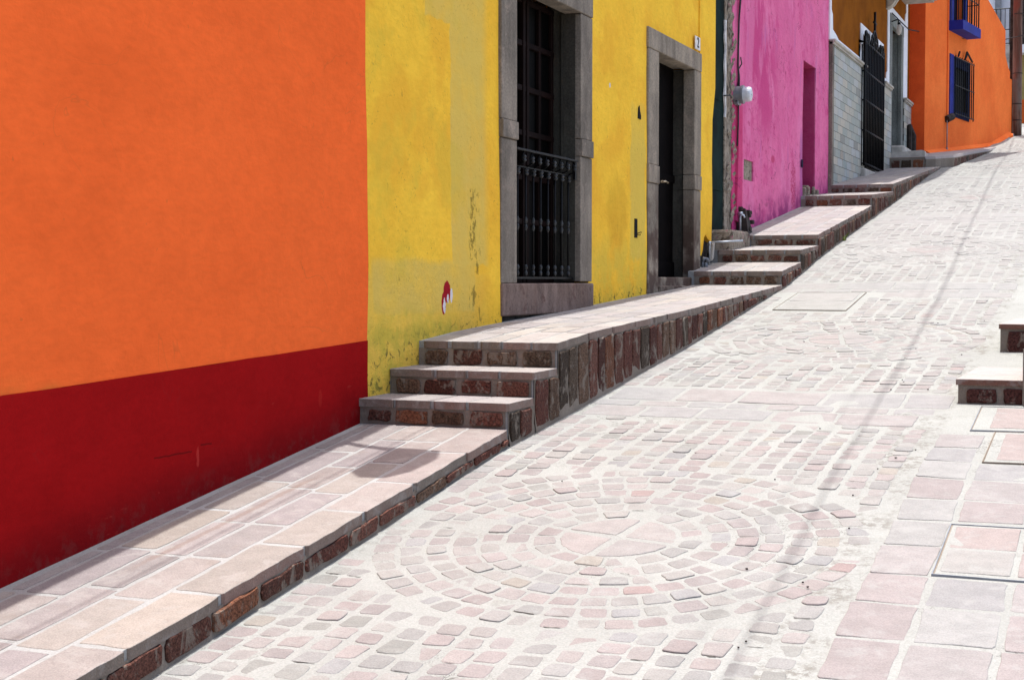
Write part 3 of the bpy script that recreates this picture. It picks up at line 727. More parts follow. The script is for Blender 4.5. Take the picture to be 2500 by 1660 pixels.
# --- 1. near orange house
B = 7.877   # party line with the yellow house
wob = lambda z, first: (nz(3, 9, z, 1.6) * .022 + nz(3, 4, z, 6) * .006)
h = thing("orange_house", "near orange house with a dark red painted base, at the left of the street", "house", (0, 4, -1.3))
redtop = lambda y: -.466 + (y - 4.735) * .0353
mb = MB(); facade(mb, 1.0, B, -.5, 2.75, lo=redtop, hi=lambda y: lerp([(1, 2.75), (5.2, 2.7), (8, 2.4)], y), edge=lambda z, f: 0 if f else wob(z, 0)); mb.build("wall", "orange_paint", h, smooth=False)
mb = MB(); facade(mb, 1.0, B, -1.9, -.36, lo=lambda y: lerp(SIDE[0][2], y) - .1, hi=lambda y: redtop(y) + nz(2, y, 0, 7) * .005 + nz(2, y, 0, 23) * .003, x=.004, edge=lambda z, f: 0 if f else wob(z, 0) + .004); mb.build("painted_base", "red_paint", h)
shell(h, 1.0, B, -1.9, 2.4)

# --- 2. yellow house
h = thing("yellow_house", "weathered yellow house with a barred french window and a stone framed dark doorway", "house", (0, 12, -.4))
WY = (9.892, 11.845); DY = (13.404, 15.25)
def ylo(y):
    if y < 7.9 + .266: return -.80
    if y < 8.561: return -.62
    return lerp(SIDE[3][2], y) - .06 if y < 15.27 else .30 - abs(y - 15.32) * .05
mb = MB()
facade(mb, B, 15.27, -.8, 3.3, [(WY[0] + .02, WY[1] - .02, -.9, 2.45), (DY[0] + .02, 15.27, -.9, 2.36)], lo=lambda y: ylo(y), edge=lambda z, f: wob(z, 0) if f else 0)
m_ = [(0, 15.268, 3.3), (0, 15.268, .28), (0, 15.36, .27), (0, 15.42, .33), (0, 15.47, .47), (0, 15.54, .50), (0, 15.60, .46), (0, 15.77, .42),
      (0, 15.80, .9), (0, 15.775, 1.3), (0, 15.79, 1.75), (0, 15.90, 2.1), (0, 15.90, 3.3)]
mb.prism([(.004, p[1], p[2]) for p in m_], (-.4, 0, 0))
mb.build("wall", "yellow_paint", h)
shell(h, B, 15.9, -1.2, 3.3)
mb = MB(); mb.box(-.36, -.05, 15.25, 15.80, -.1, .55, 0); mb.build("exposed_footing", "dark_masonry", h)
# little holes and sockets in the plaster
mb = MB()
mb.prism([(.006, 13.13, 1.50), (.006, 13.215, 1.495), (.006, 13.22, 1.53), (.006, 13.19, 1.57), (.006, 13.175, 1.62), (.006, 13.145, 1.60), (.006, 13.135, 1.55)], (.006, 0, 0))
mb.build("wall_hole", "black_paint", h)
mb = MB(); mb.box(.004, .010, 13.045, 13.125, .40, .575); mb.tube([(.01, 13.12, .44), (.03, 13.17, .455), (.02, 13.21, .45)], .004, 5); mb.tube([(.01, 13.10, .43), (.03, 13.15, .425), (.015, 13.19, .44)], .003, 5)
mb.build("utility_hole", "black_paint", h)
# french window: stone frame
fr = MB()
for (a, b, zs) in ((9.892, 10.185, (-.016, 1.04, 1.174, 2.5)), (11.565, 11.845, (-.004, 1.03, 1.174, 2.2))):
    for z0_, z1_, pr in zip(zs, zs[1:], (.018, .034, .020)):
        fr.box(-.13, pr, a, b, z0_ + .002, z1_ - .002, 0, .005)
fr.box(-.13, .024, 9.9, 11.85, 2.204, 2.52, 0, .006)
win = fr.build("french_window", "frame_stone", h)
fr = MB(); fr.box(-.155, -.132, 11.563, 11.62, 0, 2.2); fr.box(-.29, -.132, 11.60, 11.9, -.02, 2.3); fr.box(-.132, -.03, 11.561, 11.5645, .002, 2.2); fr.build("reveal", "shaded_reveal_stone", win)
fr = MB(); fr.box(-.29, -.132, 9.9, 10.15, -.02, 2.3); fr.build("reveal", "shaded_reveal_stone", win)
mb = MB(); mb.box(-.28, .030, 9.888, 11.862, -.255, -.016, 0, .010); mb.build("sill", "sill_stone", win)
mb = MB(); mb.box(-.25, -.02, 9.9, 11.4, -.33, -.255); mb.build("sill_gap", "dark_masonry", win)
mb = MB(); mb.box(-.275, -.255, 10.12, 11.62, -.02, 2.25); mb.build("pane", "dark_glass", win)
mb = MB()
for y in (10.14, 10.42, 10.70, 10.88, 10.96, 11.24, 11.52): mb.box(-.255, -.225 + (.01 if y in (10.88, 10.96) else 0), y, y + .05, -.01, 2.24, 0, .004)
for z in (-.01, .45, .80, 1.15, 1.50, 1.85, 2.19): mb.box(-.252, -.223, 10.14, 11.58, z, z + .045, 0, .004)
mb.build("muntins", "reddish_wood", win)
# wrought iron balustrade: knobbed bars, scroll band and two rails
bal = MB()
BX = -.055; bars = [10.37, 10.537, 10.69, 10.845, 11.003, 11.157, 11.311, 11.467]
def knob(mb, x, y, z, r, hgt, n=8):
    prof = [(0, .3), (.12, .75), (.28, 1.0), (.42, .7), (.5, .45), (.6, .85), (.75, 1.0), (.9, .6), (1, .3)]
    mb.tube([(x, y, z + p[0] * hgt) for p in prof], [r * .82 * p[1] for p in prof], n)
bal.box(BX - .012, BX + .012, 10.18, 11.56, .018, .034)
for yb in bars:
    b1 = MB(); b1.tube([(BX, yb, .034), (BX, yb, .862)], .0085, 8)
    knob(b1, BX, yb, .035, .020, .10); knob(b1, BX, yb, .38, .019, .12)
    knob(b1, BX + .005, yb, .805, .026, .06)
    b1.tube([(BX, yb, .872), (BX + .03, yb + .015, .885), (BX + .06, yb, .90), (BX + .045, yb - .02, .925), (BX + .05, yb, .975)], .0075, 6)
    knob(b1, BX + .06, yb - .005, .895, .021, .055)
    nk = len(b1.f); 
    b1.m = [0] * 9 + [1] * (nk - 9)
    kf = [i_ for i_, f_ in enumerate(b1.f)]
    per = 8 * 8 + 2; tb = 8 + 2; sc_ = 6 * 4 + 2
    b1.m = [0] * tb + [1] * (per * 3) + [0] * sc_ + [1] * per
    b1.build("baluster", ["black_iron", "glint_pewter"], win, smooth=True)
bal.build("rail", "black_iron", win)
bal = MB(); bal.box(BX + .03, BX + .075, 10.185, 11.50, .975, .992, 0, .003); bal.build("rail", "black_iron", win)
bal = MB(); bal.box(BX - .01, BX + .01, 10.18, 11.50, .862, .872); bal.build("rail", "black_iron", win)
bal = MB(); bal.box(BX + .035, BX + .06, 11.47, 11.50, .83, .975); bal.build("end_bracket", "black_iron", win)
# doorway
fr = MB()
for (a, b, zs) in ((13.404, 13.745, (-.12, .93, 1.105, 2.19)), (15.0, 15.262, (-.03, .95, 1.105, 2.19))):
    for z0_, z1_, pr in zip(zs, zs[1:], (.022, .034, .024)):
        fr.box(-.10, pr, a + (.0 if pr > .03 else .006), b, z0_ + .002, z1_ - .002, 0, .006)
fr.box(-.10, .028, 13.40, 15.265, 2.192, 2.385, 0, .007)
fr.box(-.26, -.1, 13.7, 15.03, 2.21, 2.36)
door = fr.build("doorway", "door_stone", h)
fr = MB()
for (p, q, z0_, z1_) in ((-.26, -.102, -.05, .95), (-.24, -.102, .95, 1.105), (-.26, -.102, 1.105, 2.2)): fr.box(p, q, 15.03, 15.25, z0_ + .002, z1_ - .002)
fr.build("reveal", "shaded_reveal_stone", door)
fr = MB(); fr.box(-.26, -.102, 13.42, 13.70, -.1, 2.2); fr.build("reveal", "shaded_reveal_stone", door)
mb = MB()
for k in range(5): mb.box(-.265 + .006 * (k % 2), -.215 + .006 * (k % 2), 13.70 + k * .268, 13.70 + k * .268 + .264, .05, 2.21, 0, .004)
mb.box(-.24, -.195, 13.70, 15.03, .05, .20, 0, .003); mb.box(-.24, -.195, 13.70, 15.03, 1.02, 1.10, 0, .003)
dl = mb.build("door_leaf", "dark_wood", door)
mb = MB(); mb.tube([(-.20, 14.40, 1.0), (-.12, 14.40, 1.0)], .012, 8); mb.tube([(-.20, 14.40, 1.0), (-.185, 14.40, 1.0)], .035, 10)
mb.tube([(-.125, 14.38, 1.0), (-.118, 14.44, 1.005), (-.12, 14.53, .995)], .011, 8); mb.build("handle", "brass", dl, smooth=True)
mb = MB(); mb.box(-.25, .02, 13.72, 15.06, -.10, .04, 0, .01); mb.box(-.2, .045, 13.75, 15.05, -.14, -.045, 0, .01); mb.build("threshold", "door_stone", door)
def text_mesh(s_, size, loc, mat, parent, name, depth=.002, font_off=.0, sx=1.0):
    cu = bpy.data.curves.new(name, 'FONT'); cu.body = s_; cu.size = size; cu.extrude = depth; cu.offset = font_off; cu.align_x = 'CENTER'; cu.align_y = 'CENTER'
    tmp = bpy.data.objects.new(name, cu); C.objects.link(tmp)
    dg = bpy.context.evaluated_depsgraph_get(); me = bpy.data.meshes.new_from_object(tmp.evaluated_get(dg)); bpy.data.objects.remove(tmp)
    from mathutils import Matrix
    me.transform(Matrix.Translation(loc) @ Matrix(((0, 0, 1, 0), (1, 0, 0, 0), (0, 1, 0, 0), (0, 0, 0, 1))) @ Matrix.Scale(sx, 4, (1, 0, 0)))
    me.materials.clear(); me.materials.append(M[mat])
    o = bpy.data.objects.new(name, me); C.objects.link(o); o.parent = parent; o.matrix_parent_inverse = Matrix_inv(parent); return o
mb = MB(); mb.box(.012, .022, 15.03, 15.22, 2.41, 2.545, 0, .003); pl = mb.build("number_plaque", "plaque_white", h)
text_mesh("2", .15, (.0245, 15.125, 2.478), "black_paint", pl, "house_number", .0015, .001, .9)
text_mesh("2", .16, (-.2055, 14.5, 2.09), "reddish_wood", dl, "old_door_number", .001, 0, .9)

# --- 3. pink house with its dark green door and broken concrete corner
h = thing("pink_house", "bright pink house with peeling plaster, broken grey corner and a dark green metal door", "house", (0, 18.5, .6))
plo = lambda y: lerp(SIDE[6][2], y) - .1 if y < 20.55 else lerp(SIDE[7][2], y) - .1
mb = MB(); facade(mb, 16.70, 22.49, .4, 4.6, [(20.66, 21.53, .3, 3.06), (17.27, 17.73, 1.20, 1.44)], lo=plo, edge=lambda z, f: (nz(8, 2, z, 3) * .10 + nz(8, 2, z, 11) * .05) if f else 0, step=.16)
mb.prism([(.02, 16.82, .7), (.02, 17.12, .66), (.02, 17.12, 1.15), (.012, 17.12, 4.6), (.012, 16.92, 4.6), (.02, 16.90, 1.5)], (-.1, 0, 0))
mb.build("wall", "pink_paint", h)
shell(h, 15.91, 22.49, -.2, 4.6)
mb = MB(); facade(mb, 16.39, 16.80, .55, 4.6, x=-.012, wp=.4, edge=lambda z, f: 0, step=.1)
for i in range(60):
    z = .7 + i * .065; y = 16.45 + random.uniform(0, .3); s_ = random.uniform(.02, .06)
    x_ = random.uniform(-.01, .015)
    mb.add([(x_, y - s_, z), (x_ + .02, y, z + s_ * 1.3), (x_, y + s_, z + .02), (x_ + .012, y, z - s_), (x_ + .035, y + .005, z + .01)], [(0, 1, 4), (1, 2, 4), (2, 3, 4), (3, 0, 4)])
mb.build("broken_plaster_edge", "raw_concrete", h)
mb = MB(); mb.box(-.2, -.03, 15.6, 16.388, .52, 4.5); mb.box(-.2, -.022, 15.86, 16.30, 1.0, 1.9, 0, .008); mb.box(-.2, -.022, 15.86, 16.30, 2.0, 3.0, 0, .008); gd = mb.build("green_door", "green_metal", h)
mb = MB(); pk = [(16.36 + nz(1, 3, z_ * .04, 6) * .07, z_ * .04) for z_ in range(46, 74)]
mb.prism([(-.002, a_, b_) for a_, b_ in pk] + [(-.002, 16.40 + nz(4, 3, b_, 7) * .03, b_) for a_, b_ in reversed(pk)], (-.02, 0, 0)); mb.build("peeling_white_plaster", "plaque_white", h)
mb = MB(); mb.box(-.35, .20, 15.9, 16.75, .3, .565, 0, .03); mb.build("door_step", "raw_concrete", h)
mb = MB(); mb.box(-.12, -.025, 17.25, 17.75, 1.18, 1.46); mb.build("niche_back", "raw_concrete", h)
mb = MB(); mb.box(-.38, -.34, 20.6, 21.6, 1.2, 3.1); mb.build("door_leaf", "dark_wood", h)
mb = MB()
for i in range(16): 
    a, b, c_ = random.uniform(20.66, 21.5), random.uniform(-.25, .02), random.uniform(.04, .1)
    mb.box(b, b + c_, a, a + c_ * 1.2, lerp(SIDE[7][2], a) - .03, lerp(SIDE[7][2], a) + random.uniform(.05, .16), 0, .012)
mb.box(-.35, 0, 20.66, 21.53, 1.1, 1.24); mb.build("rubble_threshold", "raw_concrete", h)
mb = MB(); mb.box(.0, .010, 20.53, 20.60, 1.57, 1.68); mb.build("junction_box", "dark_blue_paint", h)

# --- 4. ochre house with tile dado, white trim, caged window
h = thing("ochre_house", "ochre brown house with white trim, grey green tiled base and a stone framed doorway", "house", (0, 27, 1.7))
WO = (25.45, 27.60); DO = (28.43, 30.2)
mb = MB(); facade(mb, 22.5, 31.2, 3.3, 7.4, [(WO[0], WO[1], 1.5, 4.15), (28.55, 30.15, 2, 4.9)], wp=.3); mb.build("wall", "ochre_paint", h)
shell(h, 22.5, 31.2, 1, 7.4)
mb = MB()
facade(mb, 22.62, 28.45, 1.2, 3.58, [(WO[0], WO[1], 1.9, 3.7)], lo=lambda y: lerp(SIDE[8][2], y) - .1, x=.05, wp=.3, step=.5)
facade(mb, 30.2, 31.25, 1.9, 3.58, x=.05, wp=.3, step=.5); mb.build("tile_base", "dado_tile", h)
mb = MB(); mb.box(0, .058, 22.49, 22.63, 1.3, 3.6, 0, .004); mb.build("corner_strip", "frame_stone", h)
for a, b in ((22.49, WO[0] + .05), (WO[1] - .05, 28.44), (30.2, 31.3)): mb = MB(); mb.box(.0, .10, a, b, 3.58, 3.625, 0, .01); mb.box(.0, .075, a, b, 3.55, 3.58); mb.build("stone_cap", "cap_stone", h)
tr = MB(); X1 = .016
def flat(pts, x=X1): tr.prism([(x, p[0], p[1]) for p in pts], (-.03, 0, 0))
flat([(22.49, 3.62), (25.15, 3.62), (25.15, 3.715), (23.2, 3.715), (23.0, 3.76), (22.72, 3.80), (22.70, 4.02), (22.60, 4.08), (22.58, 7.3), (22.49, 7.3)])
flat([(25.152, 3.62), (25.45, 3.62), (25.45, 4.15), (27.60, 4.15), (27.60, 3.62), (27.70, 3.62), (27.70, 4.30), (25.24, 4.30), (25.24, 3.86), (25.152, 3.80)])
flat([(27.702, 3.62), (28.18, 3.62), (28.18, 3.88), (28.08, 3.84), (28.05, 3.72), (27.702, 3.72)])
flat([(28.182, 3.62), (28.42, 3.62), (28.42, 5.0), (30.22, 5.0), (30.22, 3.62), (30.80, 3.62), (30.80, 7.3), (30.60, 7.3), (30.60, 5.35), (30.48, 5.30), (30.42, 5.14), (28.182, 5.14)])
tr.build("white_trim", "white_plaster", h)
# caged window opening: grey reveal and dark interior
mb = MB(); mb.box(-.36, -.0, WO[0] - .04, WO[0] + .02, 2, 4.16); mb.box(-.36, 0, WO[1] - .02, WO[1] + .04, 2, 4.16); mb.box(-.36, 0, WO[0], WO[1], 4.14, 4.2); wn = mb.build("window", "frame_stone", h)
mb = MB(); mb.box(-.30, -.26, WO[0], WO[1], 1.9, 4.15); mb.build("pane", "dark_glass", wn)
mb = MB(); mb.box(-.1, .13, 25.1, 27.2, 1.72, 1.88, 0, .02); mb.build("window_ledge", "cap_stone", h)
gr = MB(); gx = .10; ga, gb = 25.13, 27.15
for i in range(13):
    y = ga + (gb - ga) * i / 12; gr.tube([(gx, y, 1.92), (gx, y, 3.98 if i % 12 else 4.06)], .017 if i % 12 else .024, 6)
for i in range(3):
    for y in (ga, gb): gr.tube([(gx - i * .045, y, 1.92), (gx - i * .045, y, 3.93)], .012, 5)
for z in (1.96, 2.51, 3.01, 3.49, 3.97): gr.box(gx - .008, gx + .014, ga - .05, gb + .05, z - .014, z + .014); gr.box(0, gx, ga - .01, ga + .01, z - .012, z + .012); gr.box(0, gx, gb - .01, gb + .01, z - .012, z + .012)
def scroll(mb, y, z, r, sgn, x=gx, turns=1.3, rad=.016, ang0=-PI / 2):
    n = 18; mb.tube([(x, y + sgn * r * (1 - t / n * .7) * math.cos(ang0 + turns * 2 * PI * t / n), z + r * (1 - t / n * .7) * math.sin(ang0 + turns * 2 * PI * t / n)) for t in range(n + 1)], rad, 5)
mid = (ga + gb) / 2
for (y, r, sg) in ((ga + .10, .12, 1), (ga + .36, .11, -1), (gb - .10, .12, -1), (gb - .36, .11, 1), (mid - .22, .14, 1), (mid + .22, .14, -1)): scroll(gr, y, 3.93 + r + .02, r, sg, rad=.02)
for sg in (-1, 1): gr.tube([(gx, mid + sg * .5, 3.94), (gx, mid + sg * .3, 4.12), (gx, mid + sg * .12, 4.25), (gx, mid, 4.30)], .018, 5)
gr.tube([(gx, mid, 3.9), (gx, mid, 4.62)], .022, 6); gr.tube([(gx, mid - .13, 4.43), (gx, mid + .13, 4.43)], .02, 6); gr.tube([(gx, mid - .16, 4.10), (gx, mid + .16, 4.10)], .02, 6)
gr.tube([(gx, ga, 3.96), (0, ga, 4.0)], .014, 5)
gr.build("window_grille", "black_iron", wn, smooth=True)
# stone door frame and deep dark doorway
fr = MB()
fr.box(-.05, .022, 28.43, 28.73, 2.4, 4.8, 0, .004); fr.box(-.05, .022, 29.93, 30.20, 2.4, 4.8, 0, .004); fr.box(-.05, .026, 28.43, 30.20, 4.8, 5.0, 0, .004)
fr.box(-.40, -.05, 29.94, 30.25, 2.4, 4.85); fr.box(-.40, -.05, 28.3, 28.73, 2.4, 4.85)
dw = fr.build("doorway", "green_grey_stone", h)
mb = MB(); mb.box(-.36, -.30, 28.70, 29.95, 2.4, 4.82); mb.build("door_leaf", "reddish_wood", dw)
mb = MB(); mb.prism([(.66, 28.52, 2.25), (.66, 28.52, 2.42), (.6, 28.52, 2.44), (.0, 28.52, 2.40), (0, 28.52, 2.2)], (-.08, 1.1, .02)); mb.box(-.35, .25, 28.75, 29.95, 2.3, 2.56, 0, .03); mb.build("entrance_step", "pale_step_stone", h)
mb = MB()
for (a, r_) in ((0, .0), (1, 0)):
    pass
prof = [(.42, 0), (.25, -.2), (.18, -.40), (.09, -.53), (0, -.58)]
for y in (26.25, 28.03):
    mb.prism([(0, y, 5.6)] + [(x_, y, 5.58 + z_) for x_, z_ in prof], (0, .2, 0))
    for yy_ in (y - .03, y + .16): mb.prism([(0, yy_, 5.6)] + [(x_ + .03, yy_, 5.60 + z_) for x_, z_ in prof], (0, .07, 0))
mb.box(-.1, .62, 23.4, 30.6, 5.55, 5.72, 0, .02); mb.box(-.1, .56, 23.5, 30.5, 5.50, 5.55); mb.build("balcony", "cap_stone", h)
mb = MB(); mb.prism([(-.2, 23, 7.4), (.25, 23, 7.4), (.55, 25, 7.4), (.85, 27, 7.4), (.85, 31.1, 7.4), (-.2, 31.1, 7.4)], (0, 0, .12)); mb.build("shade_eave", "roof_plaster", h)  # unseen overhang, outlined so that its shade covers the far sidewalk

# --- 5. bright orange corner house with blue windows (turned nine degrees)
A9 = R(9); cx0, cy0 = .31, 31.2
def F9(s_, d, z): return (cx0 + math.sin(A9) * s_ + math.cos(A9) * d, cy0 + math.cos(A9) * s_ - math.sin(A9) * d, z)
def box9(mb, s0, s1, d0, d1, z0, z1, mat=0):
    mb.add([F9(s_, d, z) for d in (d0, d1) for s_ in (s0, s1) for z in (z0, z1)], [(0, 1, 3, 2), (4, 6, 7, 5), (0, 4, 5, 1), (2, 3, 7, 6), (0, 2, 6, 4), (1, 5, 7, 3)], mat)
h = thing("corner_house", "bright orange corner house with cobalt blue windows further up the street", "house", (.3, 31.2, 2.5))
mb = MB()
def wall9(mb, sp, z0f, ztf, holes):
    S_ = sorted(set([s_ for s_ in sp] + [o[0] for o in holes] + [o[1] for o in holes]))
    for a, b in zip(S_, S_[1:]):
        segs = []; z0a, z0b, z1a, z1b = z0f(a), z0f(b), ztf(a + 1e-4), ztf(b - 1e-4)
        hs = sorted([(o[2], o[3]) for o in holes if o[0] <= a + 1e-5 and o[1] >= b - 1e-5])
        cur = (z0a, z0b)
        for (q0, q1) in hs: segs.append((cur, (q0, q0))); cur = (q1, q1)
        segs.append((cur, (z1a, z1b)))
        for (la, lb), (ta, tb) in segs:
            mb.add([F9(a, 0, la), F9(b, 0, lb), F9(b, 0, tb), F9(a, 0, ta), F9(a, -.35, la), F9(b, -.35, lb), F9(b, -.35, tb), F9(a, -.35, ta)],
                   [(0, 1, 2, 3), (4, 5, 6, 7), (0, 4, 5, 1), (3, 2, 6, 7), (0, 4, 7, 3), (1, 5, 6, 2)])
top9 = lambda s_: 7.4 if s_ < 3.9 else lerp([(3.9, 7.4), (5.0, 6.5), (6.2, 6.17), (6.7, 6.03), (6.72, 5.45), (7.0, 5.2), (7.2, 5.1), (12, 5.0)], s_)
wall9(mb, [0, .8, 3.9, 4.4, 5.0, 5.6, 6.2, 6.7, 6.72, 7.0, 7.2], lambda s_: 1.9, top9, [(2.02, 3.30, 3.62, 4.80), (2.0, 3.0, 5.5, 7.0)])
box9(mb, 7.2, 7.5, -.35, -.02, 2.6, 4.95)
mb.build("wall", "bright_orange_paint", h)
# side facing down the street, darker and redder than the front
mb = MB(); mb.add([(-.4, 31.18, 1.9), (.31, 31.2, 1.9), (.31, 31.2, 9.2), (-.4, 31.18, 9.2), (-.4, 31.5, 1.9), (.31, 31.56, 1.9), (.31, 31.56, 9.2), (-.4, 31.5, 9.2)],
       [(0, 1, 2, 3), (4, 5, 6, 7), (0, 4, 5, 1), (3, 2, 6, 7), (0, 4, 7, 3), (1, 5, 6, 2)])
mb.build("side_wall", "darker_side_orange", h)
mb = MB(); box9(mb, .0, 3.9, -.34, .003, 7.41, 9.2); mb.build("upper_wall", "bright_orange_paint", h)
mb = MB()
# sloping foot of the plaster
for a, b in ((0.05, 1.5), (1.5, 3), (3, 4.4), (4.4, 5.34), (5.34, 6.3), (6.3, 7.15)):
    zf = lambda s_: lerp([(0, 2.60), (5.34, 3.17), (7.2, 3.60)], s_)
    mb.add([F9(a, .003, zf(a) + .06), F9(b, .003, zf(b) + .06), F9(b, .11, zf(b) - .01), F9(a, .11, zf(a) - .01), F9(a, .003, zf(a) - .2), F9(b, .003, zf(b) - .2), F9(b, .11, zf(b) - .2), F9(a, .11, zf(a) - .2)],
           [(0, 1, 2, 3), (3, 2, 6, 7), (0, 3, 7, 4), (1, 2, 6, 5)])
mb.build("plaster_foot", "bright_orange_paint", h)
mb = MB(); box9(mb, 0.02, 3.85, -6, -.36, 2.5, 9.1); box9(mb, 3.9, 7.4, -6, -.36, 2.5, 4.9); box9(mb, 0.0, 4.0, -6.2, .72, 9.2, 9.35); mb.build("roof", "roof_plaster", h)  # unseen top overhang is widened for the shade it casts on the road
# lower blue window
mb = MB(); box9(mb, 1.80, 2.08, -.02, .022, 3.54, 4.85); wl = mb.build("window", "blue_paint", h)
mb = MB(); box9(mb, 2.085, 3.40, -.02, .018, 3.54, 3.70); box9(mb, 2.085, 3.40, -.02, .018, 4.62, 4.83); box9(mb, 3.24, 3.40, -.02, .018, 3.70, 4.62); box9(mb, 2.085, 2.2, -.02, .018, 3.70, 4.62); mb.build("window_frame", "dark_blue_paint", wl)  # darker blue than the trim: shade behind the bars is put into the colour
mb = MB(); box9(mb, 2.0, 3.3, -.10, -.05, 3.6, 4.8); mb.build("pane", "dark_glass", wl)
mb = MB()
for i in range(10): s_ = 2.05 + i * .165; mb.tube([F9(s_, .07, 3.58), F9(s_, .07, 4.84)], .012, 5)
mb.tube([F9(3.60, .05, 3.56), F9(3.60, .05, 4.80)], .014, 5)
for z in (3.60, 4.2, 4.80): mb.tube([F9(2.0, .07, z), F9(3.60, .07, z)], .011, 5)
for a, b in (((2.25, 4.84), (2.35, 4.95)), ((2.8, 4.84), (2.95, 5.02)), ((2.95, 5.02), (3.4, 4.86)), ((2.95, 5.02), (2.9, 4.9))): mb.tube([F9(a[0], .07, a[1]), F9(b[0], .07, b[1])], .022, 5)
mb.build("window_grille", "black_iron", wl)
# balcony window above
mb = MB(); box9(mb, 1.73, 3.20, 0.0, .30, 5.33, 5.53); bw = mb.build("balcony_window", "blue_paint", h)
for a, b in ((1.76, 2.05), (2.95, 3.10)): mb = MB(); box9(mb, a, b, -.02, .02, 5.53, 7.1); mb.build("window_frame", "blue_paint", bw)
mb = MB(); box9(mb, 2.0, 3.0, -.2, -.17, 5.5, 7.0); mb.build("pane", "dark_blue_paint", bw)
mb = MB()
for i in range(8): s_ = 1.80 + i * .19; mb.tube([F9(s_, .27, 5.53), F9(s_, .27, 6.9)], .012, 5)
for i in range(4): mb.tube([F9(3.14, .02 + i * .08, 5.53), F9(3.14, .02 + i * .08, 6.9)], .010, 5); mb.tube([F9(1.80, .02 + i * .08, 5.53), F9(1.80, .02 + i * .08, 6.9)], .010, 5)
for z in (6.05, 6.9): mb.tube([F9(1.80, .0, z), F9(1.80, .27, z), F9(3.14, .27, z), F9(3.14, .0, z)], .011, 5)
mb.build("balcony_bars", "black_iron", bw)
mb = MB(); mb.tube([F9(1.62, .015, 3.5), F9(1.62, .015, 7.4)], .014, 6); mb.build("conduit", "bright_orange_paint", h)

# ------------------------------------------------------------------ small things along the wall
t = thing("electric_meter", "round grey electric meter with a glass dome on the pink wall", "meter", (0, 16.83, 2.14))
mb = MB(); mb.tube([(-.01, 16.83, 2.14), (.075, 16.83, 2.14)], [.10, .098], 20); mb.box(-.01, .05, 16.76, 16.90, 2.02, 2.10, 0, .01); mb.build("socket_can", "grey_metal", t, smooth=False)
mb = MB(); mb.tube([(.07, 16.83, 2.14), (.095, 16.83, 2.14)], .107, 20); mb.build("clamp_ring", "grey_metal", t)
mb = MB(); mb.tube([(.095, 16.83, 2.14), (.155, 16.83, 2.14), (.178, 16.83, 2.14), (.186, 16.83, 2.14)], [.088, .086, .078, .05], 20); mb.tube([(.186, 16.83, 2.14), (.192, 16.83, 2.14)], .018, 8); mb.build("glass_dome", "meter_glass", t)
cb_ = MB(); pth = [(.03, 16.83, 2.235), (.035, 16.83, 2.34), (.02, 16.84, 2.48), (.03, 16.82, 2.75), (.025, 16.86, 3.0), (.03, 16.95, 3.4), (.03, 16.93, 4.3)]
cb_.tube(pth, [.018, .014, .011, .011, .011, .011, .011], 6); cb_.tube([(.02, 16.84, 2.42), (.05, 16.90, 2.50), (.03, 16.93, 2.58)], .008, 5)
cb_.tube([(.03, 16.83, 2.04), (.028, 16.84, 1.8), (.02, 16.83, 1.55)], .009, 6); cb_.tube([(.03, 16.80, 2.07), (.02, 16.65, 2.04), (.03, 16.45, 2.09), (.0, 16.3, 2.07)], .009, 6)
tag(cb_.build("power_cable", "black_rubber", smooth=True), "black power cable running down the pink wall into the round meter", "cable")
t = thing("water_tap", "blackened water pipe box with a tap at the foot of the pink wall", "tap", (.06, 17.0, .56))
mb = MB(); mb.add([(.0, 16.90, .5), (.14, 16.90, .53), (.14, 17.12, .53), (0, 17.15, .5), (.0, 16.92, .86), (.095, 16.93, .84), (.10, 17.06, .80), (0, 17.08, .84)], [(0, 1, 5, 4), (1, 2, 6, 5), (2, 3, 7, 6), (4, 5, 6, 7)])
for i in range(12): a = random.uniform(16.88, 17.12); b = random.uniform(.55, .85); mb.box(.0, random.uniform(.06, .15), a, a + .06, b, b + .05, 0, .01)
mb.build("pipe_housing", "rusty_black", t)
mb = MB(); mb.tube([(.05, 16.87, .53), (.05, 16.87, .72), (.055, 16.87, .76), (.09, 16.87, .76), (.10, 16.87, .73)], .014, 8); mb.tube([(.03, 16.87, .78), (.08, 16.87, .78)], .022, 8); mb.build("tap", "galvanised_steel", t, smooth=True)
t = thing("water_pipe", "galvanised water pipe bent above the steps beside the yellow corner", "pipe", (.04, 15.62, .2))
mb = MB(); mb.tube([(.03, 15.60, .12), (.03, 15.60, .40), (.035, 15.605, .418), (.06, 15.61, .42), (.39, 15.62, .432)], .0105, 8); mb.tube([(.03, 15.60, .385), (.03, 15.60, .43)], .015, 8)
mb.build("bent_pipe", "galvanised_steel", t, smooth=True)
mb = MB(); mb.tube([(.02, 15.36, .12), (.02, 15.36, .23)], .012, 8); mb.tube([(.02, 15.36, .21), (.03, 15.37, .245), (.06, 15.38, .235), (.07, 15.38, .2)], .02, 8); mb.tube([(.05, 15.38, .14), (.05, 15.38, .2)], .022, 8); mb.build("valve", "grey_metal", t, smooth=True)
mb = MB(); mb.prism([(.02, 15.66, .22), (.02, 15.74, .25), (.02, 15.78, .42), (.02, 15.72, .40)], (.02, 0, 0)); mb.build("plaster_shard", "cap_stone", t)
